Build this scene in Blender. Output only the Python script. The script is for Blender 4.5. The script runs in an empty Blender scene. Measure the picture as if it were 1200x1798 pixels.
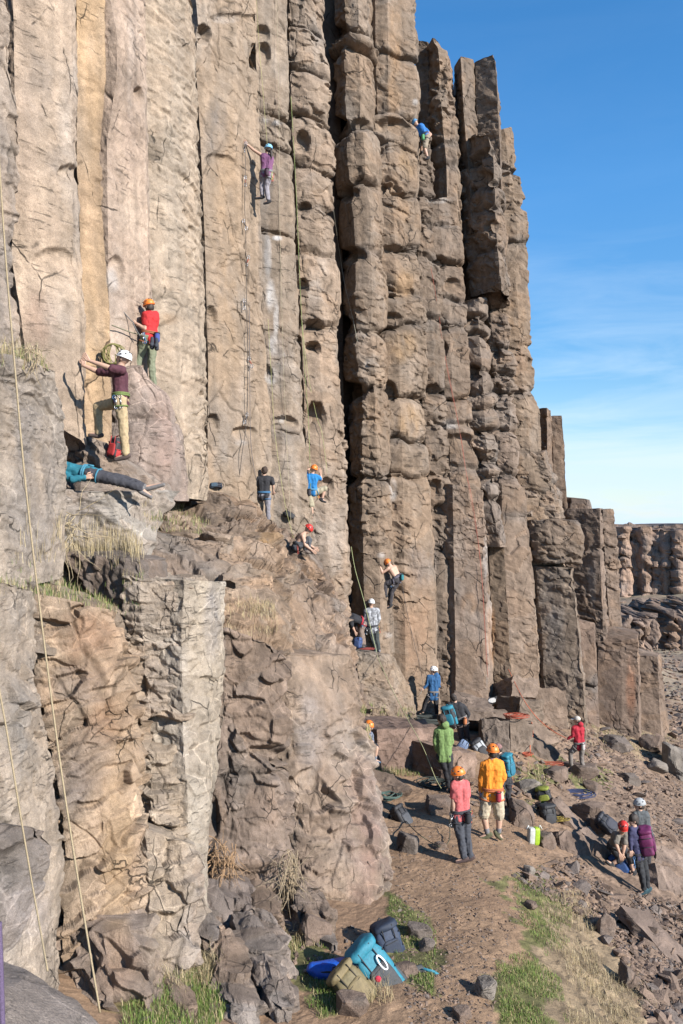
import bpy, math, random
import numpy as np
from mathutils import Vector, Matrix

S = bpy.context.scene
COL = S.collection

# ------------------------------------------------------------ camera, sky, sun, exposure
F, CX, CY = 1398.4, 600.0, 918.0          # focal length in pixels of the 1200 x 1798 photograph
cam = bpy.data.cameras.new('camera')
cam.sensor_fit = 'VERTICAL'; cam.sensor_height = 36.0; cam.lens = 28.0
cam.clip_start = 0.05; cam.clip_end = 3000
camo = bpy.data.objects.new('camera', cam); COL.objects.link(camo)
camo.rotation_euler = (math.radians(90), 0, 0)
cam.shift_y = 19.0 / 1798.0          # the horizon sits a little under the middle of the frame
S.camera = camo

SUN_AZ, SUN_EL = math.radians(53), math.radians(27)      # sun behind the camera, to its right
sun_dir = Vector((math.sin(SUN_AZ) * math.cos(SUN_EL), -math.cos(SUN_AZ) * math.cos(SUN_EL), math.sin(SUN_EL)))
sl = bpy.data.lights.new('sun', 'SUN'); sl.energy = 5.0; sl.angle = math.radians(0.53); sl.color = (1.0, 0.94, 0.87)
so = bpy.data.objects.new('sun', sl); COL.objects.link(so)
so.rotation_euler = (-sun_dir).to_track_quat('-Z', 'Y').to_euler()

w = bpy.data.worlds.new('World'); S.world = w; w.use_nodes = True
nt = w.node_tree; nd = nt.nodes; nd.clear()
def N(tree, t, **kw):
    n = tree.nodes.new(t)
    for k, v in kw.items():
        setattr(n, k, v)
    return n
sky = N(nt, 'ShaderNodeTexSky', sky_type='NISHITA', sun_disc=False)
sky.sun_elevation = SUN_EL; sky.sun_rotation = math.pi - SUN_AZ
sky.altitude = 400; sky.air_density = 1.0; sky.dust_density = 0.05; sky.ozone_density = 2.0
tc = N(nt, 'ShaderNodeTexCoord'); sep = N(nt, 'ShaderNodeSeparateXYZ')
mp = N(nt, 'ShaderNodeMapping'); mp.inputs['Scale'].default_value = (1.6, 1.6, 9.0)
mp.inputs['Rotation'].default_value = (0.05, 0.12, 0.4)
cn = N(nt, 'ShaderNodeTexNoise'); cn.inputs['Scale'].default_value = 2.2; cn.inputs['Detail'].default_value = 8
cn.inputs['Roughness'].default_value = 0.6; cn.inputs['Distortion'].default_value = 0.6
cr = N(nt, 'ShaderNodeMapRange'); cr.inputs[1].default_value = 0.42; cr.inputs[2].default_value = 0.68
hz = N(nt, 'ShaderNodeMapRange'); hz.inputs[1].default_value = 0.34; hz.inputs[2].default_value = 0.02
hz.inputs[3].default_value = 0.02; hz.inputs[4].default_value = 1.0
mu = N(nt, 'ShaderNodeMath', operation='MULTIPLY'); mu2 = N(nt, 'ShaderNodeMath', operation='MULTIPLY'); mu2.inputs[1].default_value = 0.85
mx = N(nt, 'ShaderNodeMix', data_type='RGBA'); mx.inputs[7].default_value = (3.4, 4.25, 5.1, 1)
bg = N(nt, 'ShaderNodeBackground'); bg.inputs['Strength'].default_value = 0.11
ow = N(nt, 'ShaderNodeOutputWorld')
hs = N(nt, 'ShaderNodeHueSaturation'); hs.inputs['Saturation'].default_value = 1.32; hs.inputs['Value'].default_value = 1.0
K = nt.links.new
K(tc.outputs['Generated'], mp.inputs['Vector']); K(mp.outputs[0], cn.inputs['Vector']); K(cn.outputs['Fac'], cr.inputs[0])
band = N(nt, 'ShaderNodeMapRange'); band.inputs[1].default_value = 0.20; band.inputs[2].default_value = -0.02; band.inputs[3].default_value = 0.0; band.inputs[4].default_value = 0.95
add = N(nt, 'ShaderNodeMath', operation='ADD', use_clamp=True); pw = N(nt, 'ShaderNodeMath', operation='POWER'); pw.inputs[1].default_value = 1.9
K(sep.outputs['Z'], band.inputs[0]); K(band.outputs[0], pw.inputs[0]); K(pw.outputs[0], add.inputs[0])
K(tc.outputs['Generated'], sep.inputs[0]); K(sep.outputs['Z'], hz.inputs[0])
K(cr.outputs[0], mu.inputs[0]); K(hz.outputs[0], mu.inputs[1]); K(mu.outputs[0], mu2.inputs[0])
low = N(nt, 'ShaderNodeMapRange'); low.inputs[1].default_value = -0.02; low.inputs[2].default_value = 0.38; low.inputs[3].default_value = 0.60; low.inputs[4].default_value = 1.06
vs_ = N(nt, 'ShaderNodeVectorMath', operation='SCALE'); K(sep.outputs['Z'], low.inputs[0]); K(sky.outputs[0], vs_.inputs[0]); K(low.outputs[0], vs_.inputs['Scale'])
K(vs_.outputs[0], hs.inputs['Color']); K(hs.outputs[0], mx.inputs[6]); K(mu2.outputs[0], add.inputs[1]); K(add.outputs[0], mx.inputs[0]); K(mx.outputs[2], bg.inputs['Color']); K(bg.outputs[0], ow.inputs[0])

S.view_settings.view_transform = 'Standard'; S.view_settings.look = 'None'
S.view_settings.exposure = 1.04; S.view_settings.gamma = 1.0; S.view_settings.use_curve_mapping = False

# ------------------------------------------------------------ noise
def _h(ix, iy, iz, seed):
    with np.errstate(over='ignore'):
        h = (ix.astype(np.uint32) * np.uint32(374761393) + iy.astype(np.uint32) * np.uint32(668265263)
             + iz.astype(np.uint32) * np.uint32(2246822519) + np.uint32((seed * 3266489917 + 374761) % 4294967296))
        h = (h ^ (h >> np.uint32(15))) * np.uint32(2246822519)
        h = (h ^ (h >> np.uint32(13))) * np.uint32(3266489917)
        h = h ^ (h >> np.uint32(16))
    return h
def _f(h):
    return h.astype(np.float32) * np.float32(1.0 / 4294967296.0)

def vn(P, seed=0):
    P = np.asarray(P, np.float32); I = np.floor(P).astype(np.int64); f = P - I
    f = f * f * f * (f * (f * 6 - 15) + 10)
    out = 0
    for dx in (0, 1):
        wx = f[:, 0] if dx else 1 - f[:, 0]
        for dy in (0, 1):
            wy = f[:, 1] if dy else 1 - f[:, 1]
            for dz in (0, 1):
                wz = f[:, 2] if dz else 1 - f[:, 2]
                out = out + wx * wy * wz * _f(_h(I[:, 0] + dx, I[:, 1] + dy, I[:, 2] + dz, seed))
    return out * 2 - 1

def fbm(P, seed=0, o=3):
    P = np.asarray(P, np.float32); a, s, t = 1.0, 0, 0
    for k in range(o):
        s = s + a * vn(P * (2.03 ** k) + k * 17.3, seed + k); t += a; a *= 0.5
    return s / t

def cells(P, seed=0):
    """nearest jittered cell: distance gap to the second, two randoms and the offset from its centre"""
    P = np.asarray(P, np.float32); I = np.floor(P).astype(np.int64); n = len(P)
    f1 = np.full(n, 9.0, np.float32); f2 = np.full(n, 9.0, np.float32)
    hid = np.zeros(n, np.uint32); dl = np.zeros((n, 3), np.float32)
    fr = (P - I).astype(np.float32)
    for dx in (-1, 0, 1):
        for dy in (-1, 0, 1):
            for dz in (-1, 0, 1):
                h = _h(I[:, 0] + dx, I[:, 1] + dy, I[:, 2] + dz, seed)
                vx = fr[:, 0] - dx - (h & np.uint32(1023)).astype(np.float32) / 1023
                vy = fr[:, 1] - dy - ((h >> np.uint32(10)) & np.uint32(1023)).astype(np.float32) / 1023
                vz = fr[:, 2] - dz - ((h >> np.uint32(20)) & np.uint32(1023)).astype(np.float32) / 1023
                d = vx * vx + vy * vy + vz * vz
                m = d < f1
                f2 = np.where(m, f1, np.minimum(f2, d))
                f1 = np.where(m, d, f1); hid = np.where(m, h, hid)
                dl[m, 0] = vx[m]; dl[m, 1] = vy[m]; dl[m, 2] = vz[m]
    z = np.zeros(n, np.int64)
    r = [_f(_h(hid.astype(np.int64), z, z + k, 7)) for k in range(5)]
    return np.sqrt(f2) - np.sqrt(f1), r, dl

def chips(P, seed=0, kq=1.0, tl=1.1):
    """conchoidal chips: lower envelope of tilted bowls, sharp ridges between them; returns height about 0 and a random per chip"""
    P = np.asarray(P, np.float32); I = np.floor(P).astype(np.int64); n = len(P); fr = (P - I).astype(np.float32)
    best = np.full(n, 99.0, np.float32); hid = np.zeros(n, np.uint32); c = np.float32(1 / 255.0)
    for dx in (-1, 0, 1):
        for dy in (-1, 0, 1):
            for dz in (-1, 0, 1):
                h = _h(I[:, 0] + dx, I[:, 1] + dy, I[:, 2] + dz, seed); g = h * np.uint32(2654435761); g ^= g >> np.uint32(15)
                vx = fr[:, 0] - dx - (h & np.uint32(255)) * c; vy = fr[:, 1] - dy - ((h >> np.uint32(8)) & np.uint32(255)) * c; vz = fr[:, 2] - dz - ((h >> np.uint32(16)) & np.uint32(255)) * c
                v = kq * (vx * vx + vy * vy + vz * vz) + tl * (vx * ((g & np.uint32(255)) * c - .5) + vy * (((g >> np.uint32(8)) & np.uint32(255)) * c - .5) + vz * (((g >> np.uint32(16)) & np.uint32(255)) * c - .5)) + .7 * ((h >> np.uint32(24)) * c - .5)
                m = v < best; best = np.where(m, v, best); hid = np.where(m, h, hid)
    return best - .12, _f(_h(hid.astype(np.int64), I[:, 0] * 0, I[:, 0] * 0, 7))

# ------------------------------------------------------------ small builders
def W(x, y, d):
    return np.array([(x - CX) * d / F, d, (CY - y) * d / F])
def PX(P):
    P = np.asarray(P); return CX + P[..., 0] * F / P[..., 1], CY - P[..., 2] * F / P[..., 1]

def tag(o, label=None, cat=None, group=None, kind=None):
    if label: o['label'] = label
    if cat: o['category'] = cat
    if group: o['group'] = group
    if kind: o['kind'] = kind
    return o
def empty(name, loc=(0, 0, 0), label=None, cat=None, group=None, kind=None):
    o = bpy.data.objects.new(name, None); o.empty_display_size = 0.1
    o.location = loc; COL.objects.link(o)
    return tag(o, label, cat, group, kind)

def mesh_np(name, V, Q, mat, parent=None, tone=None, smooth=False, nper=4):
    """link one mesh from arrays; V in world space"""
    V = np.asarray(V, np.float32).reshape(-1, 3)
    if parent is not None:
        V = V - np.array(parent.location, np.float32)
    me = bpy.data.meshes.new(name); Q = np.asarray(Q, np.int32)
    me.vertices.add(len(V)); me.vertices.foreach_set('co', V.ravel())
    nf = len(Q); me.loops.add(Q.size); me.loops.foreach_set('vertex_index', Q.ravel())
    me.polygons.add(nf); me.polygons.foreach_set('loop_start', np.arange(0, Q.size, nper, dtype=np.int32))
    me.polygons.foreach_set('loop_total', np.full(nf, nper, np.int32))
    me.polygons.foreach_set('use_smooth', np.full(nf, smooth, bool))
    me.update(calc_edges=True); me.validate()
    if tone is not None:
        a = me.attributes.new('tone', 'FLOAT_COLOR', 'POINT')
        t = np.ones((len(V), 4), np.float32); t[:, :3] = tone
        a.data.foreach_set('color', t.ravel())
    if mat: me.materials.append(mat)
    o = bpy.data.objects.new(name, me); COL.objects.link(o)
    if parent is not None: o.parent = parent
    return o

class MB:
    """collects simple solids and links them as one mesh"""
    def __init__(s): s.v = []; s.f = []
    def add(s, V, Fc):
        b = len(s.v); s.v += [tuple(map(float, p)) for p in V]; s.f += [tuple(i + b for i in q) for q in Fc]
    def tube(s, pts, r, n=6, caps=True):
        pts = [Vector(p) for p in pts]; V = []; m = len(pts)
        rr = r if hasattr(r, '__len__') else [r] * m
        ref = None
        for i, p in enumerate(pts):
            t = (pts[min(i + 1, m - 1)] - pts[max(i - 1, 0)])
            t = t.normalized() if t.length > 1e-9 else Vector((0, 0, 1))
            if ref is None: ref = Vector((0, 0, 1)) if abs(t.z) < 0.9 else Vector((1, 0, 0))
            a = t.cross(ref); a = a.normalized() if a.length > 1e-6 else t.orthogonal().normalized()
            b = t.cross(a); ref = -b if False else ref
            for k in range(n):
                an = 2 * math.pi * k / n
                V.append(p + a * (math.cos(an) * rr[i]) + b * (math.sin(an) * rr[i]))
        Fc = [(i * n + k, i * n + (k + 1) % n, (i + 1) * n + (k + 1) % n, (i + 1) * n + k) for i in range(m - 1) for k in range(n)]
        if caps: Fc += [tuple(range(n - 1, -1, -1)), tuple((m - 1) * n + k for k in range(n))]
        s.add(V, Fc)
    def cone(s, p0, r0, p1, r1, n=12, k=4):
        """rounded tapered capsule, closed"""
        p0, p1 = Vector(p0), Vector(p1); t = p1 - p0; L = t.length
        t = t / L if L > 1e-6 else Vector((0, 0, 1)); pts = []; rs = []
        for i in range(k + 1):
            a = math.pi / 2 * (1 - i / k); pts.append(p0 - t * (r0 * math.sin(a))); rs.append(max(r0 * math.cos(a), 1e-4))
        for i in range(k + 1):
            a = math.pi / 2 * i / k; pts.append(p1 + t * (r1 * math.sin(a))); rs.append(max(r1 * math.cos(a), 1e-4))
        s.tube(pts, rs, n)
    def ball(s, c, r, M=None, nu=14, nv=9, lo=-1.0):
        """ellipsoid; r scalar or 3 radii in the frame M (columns = axes); lo cuts the bottom off and closes it"""
        r = (r, r, r) if not hasattr(r, '__len__') else r
        M = M or Matrix.Identity(3); c = Vector(c); V = []
        a0 = math.asin(max(-1, lo)) if lo > -1 else -math.pi / 2 + 1e-3
        for j in range(nv + 1):
            a = a0 + (math.pi / 2 - 1e-3 - a0) * j / nv
            for i in range(nu):
                b = 2 * math.pi * i / nu
                V.append(c + M @ Vector((r[0] * math.cos(a) * math.cos(b), r[1] * math.cos(a) * math.sin(b), r[2] * math.sin(a))))
        Fc = [(j * nu + i, j * nu + (i + 1) % nu, (j + 1) * nu + (i + 1) % nu, (j + 1) * nu + i) for j in range(nv) for i in range(nu)]
        Fc += [tuple(range(nu - 1, -1, -1)), tuple(nv * nu + i for i in range(nu))]
        s.add(V, Fc)
    def sbox(s, c, half, M=None, e=0.35, nu=20, nv=12):
        """soft box: super-ellipsoid"""
        M = M or Matrix.Identity(3); c = Vector(c); V = []
        sp = lambda v: math.copysign(abs(v) ** e, v)
        for j in range(nv + 1):
            a = -math.pi / 2 + math.pi * j / nv
            ca, sa = sp(math.cos(a)) if 0 < j < nv else 1e-3, sp(math.sin(a))
            for i in range(nu):
                b = 2 * math.pi * (i + .5) / nu
                V.append(c + M @ Vector((half[0] * ca * sp(math.cos(b)), half[1] * ca * sp(math.sin(b)), half[2] * sa)))
        Fc = [(j * nu + i, j * nu + (i + 1) % nu, (j + 1) * nu + (i + 1) % nu, (j + 1) * nu + i) for j in range(nv) for i in range(nu)]
        Fc += [tuple(range(nu - 1, -1, -1)), tuple(nv * nu + i for i in range(nu))]
        s.add(V, Fc)
    def strip(s, pts, wv, th=0.004):
        """flat strap of half width vector(s) wv along pts"""
        pts = [Vector(p) for p in pts]; V = []; m = len(pts); wv = Vector(wv)
        for i, p in enumerate(pts):
            t = (pts[min(i + 1, m - 1)] - pts[max(i - 1, 0)]).normalized(); nn = t.cross(wv).normalized() * th
            V += [p - wv - nn, p + wv - nn, p + wv + nn, p - wv + nn]
        Fc = [(i * 4 + k, i * 4 + (k + 1) % 4, i * 4 + 4 + (k + 1) % 4, i * 4 + 4 + k) for i in range(m - 1) for k in range(4)]
        Fc += [(3, 2, 1, 0), tuple((m - 1) * 4 + k for k in range(4))]
        s.add(V, Fc)
    def mesh(s, name, base=(0, 0, 0)):
        me = bpy.data.meshes.new(name); b = Vector(base)
        me.from_pydata([tuple(Vector(p) - b) for p in s.v], [], s.f); me.update()
        return me
    def build(s, name, mat, parent=None, smooth=True):
        me = s.mesh(name, parent_loc(parent))
        if smooth: me.polygons.foreach_set('use_smooth', [True] * len(me.polygons))
        me.materials.append(mat)
        o = bpy.data.objects.new(name, me); COL.objects.link(o)
        if parent is not None: o.parent = parent
        return o
def parent_loc(p):
    v = Vector((0, 0, 0))
    while p is not None:
        v += p.location; p = p.parent
    return v

# ------------------------------------------------------------ materials
DIM = .68        # level of all base colours under the exposure set above
def rock_material(name, bump=0.8, rough=0.9, fine=55.0, spread=(0.66, 1.26), flecks=True, k=1.0):
    m = bpy.data.materials.new(name); m.use_nodes = True; t = m.node_tree; L = t.links.new
    p = t.nodes['Principled BSDF']; p.inputs['Roughness'].default_value = rough
    p.inputs['Specular IOR Level'].default_value = 0.25
    a = N(t, 'ShaderNodeAttribute', attribute_name='tone'); g = N(t, 'ShaderNodeNewGeometry')
    def noise(sc, det=5, ro=.65, vec=None):
        n = N(t, 'ShaderNodeTexNoise'); n.inputs['Scale'].default_value = sc; n.inputs['Detail'].default_value = det; n.inputs['Roughness'].default_value = ro
        L(vec or g.outputs['Position'], n.inputs['Vector']); return n.outputs['Fac']
    def ramp(x, a0, a1, b0, b1):
        r = N(t, 'ShaderNodeMapRange'); L(x, r.inputs[0])
        for i, v in enumerate((a0, a1, b0, b1)): r.inputs[i + 1].default_value = v
        return r.outputs[0]
    def mul(x, y, op='MULTIPLY'):
        n = N(t, 'ShaderNodeMath', operation=op)
        for i, v in enumerate((x, y)):
            if hasattr(v, 'is_linked'): L(v, n.inputs[i])
            else: n.inputs[i].default_value = v
        return n.outputs[0]
    f = mul(ramp(noise(fine * k, 5, .7), .3, .7, *spread), ramp(noise(3.1, 8, .7), .3, .7, .74, 1.2))
    h = noise(30 * k, 7, .7)
    if flecks:
        # short slanting flakes, pits and hairline cracks in the stone
        mp_ = N(t, 'ShaderNodeMapping'); mp_.inputs['Rotation'].default_value = (.1, .55, 0); mp_.inputs['Scale'].default_value = (2.6 * k, 2.6 * k, 15 * k); L(g.outputs['Position'], mp_.inputs['Vector'])
        fl = mul(ramp(noise(1.0, 6, .62, mp_.outputs[0]), .585, .64, 0, 1), ramp(noise(.55, 3), .44, .6, 0, 1))
        pit = mul(ramp(noise(17 * k, 4, .6), .63, .70, 0, 1), ramp(noise(1.4, 3), .42, .62, 0, 1))
        wp = N(t, 'ShaderNodeVectorMath', operation='ADD'); ws = N(t, 'ShaderNodeVectorMath', operation='SCALE'); ws.inputs['Scale'].default_value = .22
        wn = N(t, 'ShaderNodeTexNoise'); wn.inputs['Scale'].default_value = 2.3; wn.inputs['Detail'].default_value = 6; L(g.outputs['Position'], wn.inputs['Vector']); L(wn.outputs['Color'], ws.inputs[0]); L(g.outputs['Position'], wp.inputs[0]); L(ws.outputs[0], wp.inputs[1])
        mc = N(t, 'ShaderNodeMapping'); mc.inputs['Scale'].default_value = (1.1, 1.1, .6); L(wp.outputs[0], mc.inputs['Vector'])
        vo = N(t, 'ShaderNodeTexVoronoi', feature='DISTANCE_TO_EDGE'); vo.inputs['Scale'].default_value = 1.15 * k; L(mc.outputs[0], vo.inputs['Vector'])
        ck = mul(ramp(vo.outputs['Distance'], .006, .016, 1, 0), ramp(noise(.8, 4), .53, .60, 0, 1))
        if k > 1.5:      # pale mineral veins of the outcrop
            mv = N(t, 'ShaderNodeMapping'); mv.inputs['Scale'].default_value = (1.0, 1.0, 1.3); mv.inputs['Rotation'].default_value = (.3, .5, .2); L(wp.outputs[0], mv.inputs['Vector'])
            vv = N(t, 'ShaderNodeTexVoronoi', feature='DISTANCE_TO_EDGE'); vv.inputs['Scale'].default_value = 2.6; L(mv.outputs[0], vv.inputs['Vector'])
            vein = mul(ramp(vv.outputs['Distance'], .008, .035, 1, 0), ramp(noise(.9, 4), .46, .6, 0, 1)); f = mul(f, ramp(vein, 0, 1, 1, 1.45))
        vs = N(t, 'ShaderNodeTexVoronoi', feature='F1'); vs.inputs['Scale'].default_value = 6.5 * k; L(wp.outputs[0], vs.inputs['Vector'])
        sx = N(t, 'ShaderNodeSeparateColor'); L(vs.outputs['Color'], sx.inputs[0])
        f = mul(f, mul(ramp(fl, 0, 1, 1, .52), mul(ramp(pit, 0, 1, 1, .6), ramp(ck, 0, 1, 1, .28))))
        f = mul(f, ramp(sx.outputs[0], 0, 1, .9, 1.1))
        h = mul(mul(h, mul(sx.outputs[1], mul(ramp(noise(.9, 3), .45, .62, 0, .5), 1.0)), 'ADD'), mul(mul(fl, .7), mul(ck, 1.2), 'ADD'), 'SUBTRACT')
    f = mul(f, DIM); vm = N(t, 'ShaderNodeVectorMath', operation='SCALE')
    L(a.outputs['Color'], vm.inputs[0]); L(f, vm.inputs['Scale']); L(vm.outputs[0], p.inputs['Base Color'])
    b = N(t, 'ShaderNodeBump'); b.inputs['Strength'].default_value = bump; b.inputs['Distance'].default_value = 0.025
    L(h, b.inputs['Height']); L(b.outputs[0], p.inputs['Normal'])
    return m
M_ROCK = rock_material('basalt'); M_ROCK2 = rock_material('outcrop_rock', .9, spread=(.6, 1.3), k=1.9)
M_DIRT = rock_material('trail_dirt', 0.8, 0.95, 42.0, (0.66, 1.28), False)

_mc = {}
def cloth(rgb, rough=0.85, wob=0.18, sc=30, name=None, metal=0.0, bump=0.25):
    k = (tuple(rgb), rough, wob, sc, metal)
    if k in _mc: return _mc[k]
    m = bpy.data.materials.new(name or 'fabric'); m.use_nodes = True; t = m.node_tree; L = t.links.new
    p = t.nodes['Principled BSDF']; p.inputs['Roughness'].default_value = rough; p.inputs['Metallic'].default_value = metal
    g = N(t, 'ShaderNodeNewGeometry'); n = N(t, 'ShaderNodeTexNoise'); n.inputs['Scale'].default_value = sc; n.inputs['Detail'].default_value = 4
    r = N(t, 'ShaderNodeMapRange'); r.inputs[1].default_value = .3; r.inputs[2].default_value = .7; r.inputs[3].default_value = 1 - wob; r.inputs[4].default_value = 1 + wob
    v = N(t, 'ShaderNodeVectorMath', operation='SCALE'); v.inputs[0].default_value = [c * (DIM if max(rgb) < .7 else .8) for c in rgb]
    L(g.outputs['Position'], n.inputs['Vector']); L(n.outputs['Fac'], r.inputs[0]); L(r.outputs[0], v.inputs['Scale']); L(v.outputs[0], p.inputs['Base Color'])
    b = N(t, 'ShaderNodeBump'); b.inputs['Strength'].default_value = bump; b.inputs['Distance'].default_value = 0.015
    L(n.outputs['Fac'], b.inputs['Height']); L(b.outputs[0], p.inputs['Normal'])
    _mc[k] = m
    return m

# ------------------------------------------------------------ depth lookup of what has been built (to set climbers, ropes and grass on it)
ZB_S = 4
ZB = np.full((470, 330), 1e9, np.float32)
RV, RN = [], []
def note(V, Nn=None):
    V = np.asarray(V); ok = V[:, 1] > 0.5; V2 = V[ok]
    x, y = PX(V2); i = np.floor(y / ZB_S).astype(int) + 10; j = np.floor(x / ZB_S).astype(int) + 10
    k = (i >= 0) & (i < ZB.shape[0]) & (j >= 0) & (j < ZB.shape[1])
    np.minimum.at(ZB, (i[k], j[k]), V2[k, 1])
    if Nn is not None:
        RV.append(V2.astype(np.float32)); RN.append(np.asarray(Nn)[ok].astype(np.float32))
def surf(x, y, win=1):
    i = int(y // ZB_S) + 10; j = int(x // ZB_S) + 10
    b = ZB[max(i - win, 0):i + win + 1, max(j - win, 0):j + win + 1]; b = b[b < 1e8]
    return float(np.median(b)) if len(b) else 25.0
# ------------------------------------------------------------ rock: prisms between a left and a right edge, chiselled
ALB = np.array([.80, .782, .780])
SPOTS = []      # (x, y, rx, ry, rgb, strength, near, far): stains and chalk with a shape of their own
def rock(name, parent, L, R, col, facets=(), back=1.6, joints=(), bul=0.0, amp=(0.12, 0.05, 0.012), cell=(0.7, 0.24),
         flat=(1, 1, .7), lam=0.0, scoops=(), seed=1, res=2.3, rnd=0.03, col2=None, col3=None, mixz=0.3, cap=True, crack=0.05,
         lowres=False, inset=0.0, capz=0.0, splitc=0.16, edge=.04, mat=None, dip=0.15, sink=0.0, jag=.35):
    L = list(L); R = list(R)
    rng = np.random.default_rng(seed)
    PL = np.array([W(*p) for p in L]); PR = np.array([W(*p) for p in R])
    if sink:
        PL = np.concatenate([PL, PL[-1:] - [[0, 0, sink]]]); PR = np.concatenate([PR, PR[-1:] - [[0, 0, sink]]])
    PL = PL[np.argsort(-PL[:, 2])]; PR = PR[np.argsort(-PR[:, 2])]
    dm = (PL[:, 1].mean() + PR[:, 1].mean()) / 2; sp = res * dm / F
    hh = max(PL[0, 2] - PL[-1, 2], PR[0, 2] - PR[-1, 2]); nr = max(int(hh / sp), 6); t = np.linspace(0, 1, nr)
    def along(A):
        z = A[0, 2] + (A[-1, 2] - A[0, 2]) * t
        q = np.stack([np.interp(-z, -A[:, 2], A[:, k]) for k in (0, 1)] + [z], 1)
        ks = max(3, int(0.10 / sp) | 1); pad = ks // 2
        for k in (0, 1):
            q[:, k] = np.convolve(np.pad(q[:, k], pad, mode='reflect', reflect_type='odd') if nr > pad else np.pad(q[:, k], pad, mode='edge'), np.ones(ks) / ks, 'valid')
        return q
    A, B = along(PL), along(PR)
    D = B - A; Dh = D.copy(); Dh[:, 2] = 0; wd = np.linalg.norm(Dh, axis=1, keepdims=True)
    nrm = np.stack([Dh[:, 1], -Dh[:, 0], 0 * Dh[:, 0]], 1) / np.maximum(wd, 1e-4)      # outward, towards the viewer
    ks = max(3, int(0.8 / sp) | 1)
    if nr > ks:
        for k in (0, 1): nrm[:, k] = np.convolve(np.pad(nrm[:, k], ks // 2, mode='edge'), np.ones(ks) / ks, 'valid')
    w0 = float(wd.mean())
    tp = [(inset, -back), (0, 0)] + list(facets) + [(1, 0), (1 - inset, -back)]
    uu, oo = [], []
    for i in range(len(tp) - 1):
        (u0, o0), (u1, o1) = tp[i], tp[i + 1]; ln = math.hypot((u1 - u0) * w0, o1 - o0)
        if i == 0 or i == len(tp) - 2:
            nn = max(int(min(ln, .5) / sp), 2); far = np.linspace(1, .5 / max(ln, .5), max(int(max(ln - .5, 0) / (4 * sp)), 2) + 1)[:-1] if ln > .5 else np.array([])
            s = np.concatenate([far, np.linspace(min(1, .5 / ln), 0, nn + 1)[:-1]])       # from the back forward
            if i == 0: s = 1 - s
            else: s = s[::-1]
        else:
            s = np.linspace(0, 1, max(int(ln / sp), 3) + 1)[:-1]
        uu.append(u0 + (u1 - u0) * s); oo.append(o0 + (o1 - o0) * s)
    uu = np.concatenate(uu + [[tp[-1][0]]]); oo = np.concatenate(oo + [[tp[-1][1]]])
    for _ in range(int(round((rnd / sp) ** 2))):
        uu[1:-1] = (uu[:-2] + 2 * uu[1:-1] + uu[2:]) / 4; oo[1:-1] = (oo[:-2] + 2 * oo[1:-1] + oo[2:]) / 4
    nc = len(uu)
    P = A[:, None, :] + uu[None, :, None] * D[:, None, :] + oo[None, :, None] * nrm[:, None, :]
    ncap = 0
    if cap:
        top = P[0]; ctr = (A[0] + D[0] * .5) - nrm[0] * back * .9
        ncap = max(5, int(min(back, 2.0) / (2.2 * sp)))
        s = (np.linspace(1, 0, ncap + 1)[:-1]) ** 1.0
        C = top[None] + s[:, None, None] * (ctr - top)[None]
        C[..., 2] = top[None, :, 2] + (ctr[2] - top[None, :, 2]) * s[:, None] * .6 + capz * s[:, None]
        P = np.concatenate([C, P], 0)
    NR = P.shape[0]
    du = np.gradient(P, axis=1); dv = np.gradient(P, axis=0); nn = np.cross(dv, du)
    nn /= np.maximum(np.linalg.norm(nn, axis=2, keepdims=True), 1e-9)
    # be sure they point outward (the front towards the viewer)
    mid = nn[min(NR - 1, ncap + nr // 2), nc // 2]
    if np.dot(mid, nrm[nr // 2]) < 0: nn = -nn
    V = P.reshape(-1, 3); Nv = nn.reshape(-1, 3); U = np.tile(uu, NR)
    sd = seed * 31
    warp = np.stack([vn(V * 1.3, sd + 1), vn(V * 1.3, sd + 2), vn(V * 1.3, sd + 3)], 1) * .22
    disp = np.zeros(len(V)); shade = np.ones(len(V)); near_j = 0.0; rusty = 0.0; chip = np.zeros(len(V))
    # horizontal joints: separate blocks that bulge, undercut at their foot
    if len(joints):
        dmid = dm
        zj = np.array(sorted([(CY - y) * dmid / F for y in joints]))
        zz = V[:, 2] + .16 * vn(V * np.array([1.6, 1.6, .7]), sd + 4) + (U - .5) * .0
        tl = rng.uniform(-.35, .35, len(zj) + 2)
        k = np.searchsorted(zj, zz); zz = zz + (U - .5) * w0 * tl[k] * .5; k = np.searchsorted(zj, zz)
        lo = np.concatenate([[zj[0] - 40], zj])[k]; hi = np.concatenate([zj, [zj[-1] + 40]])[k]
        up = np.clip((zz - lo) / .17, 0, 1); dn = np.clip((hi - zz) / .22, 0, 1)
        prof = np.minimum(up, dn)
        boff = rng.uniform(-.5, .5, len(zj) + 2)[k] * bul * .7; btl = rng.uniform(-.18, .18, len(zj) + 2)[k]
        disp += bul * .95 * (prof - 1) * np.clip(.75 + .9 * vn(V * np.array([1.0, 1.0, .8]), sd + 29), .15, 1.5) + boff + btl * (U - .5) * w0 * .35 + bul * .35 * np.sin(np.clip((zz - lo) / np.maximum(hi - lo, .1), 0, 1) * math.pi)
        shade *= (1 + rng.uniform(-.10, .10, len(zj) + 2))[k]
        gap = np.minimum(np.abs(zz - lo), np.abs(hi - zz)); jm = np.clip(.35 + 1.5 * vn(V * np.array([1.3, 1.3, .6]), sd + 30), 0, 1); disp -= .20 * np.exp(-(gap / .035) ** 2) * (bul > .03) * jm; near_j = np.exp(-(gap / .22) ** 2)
    # fracture faces
    ang = (lam > .07) * .6
    h1, c1r = chips((V + warp) / (cell[0] * np.array(flat) * 1.6), sd + 5, .7, 1.35)
    big = np.clip(.55 + .8 * vn(V * np.array([.5, .5, .35]), sd + 25), .15, 1.2)
    disp += amp[0] * .4 * big * h1 + amp[0] * .25 * fbm(V * np.array([1.6, 1.6, .4]), sd + 26, 2)
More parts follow.
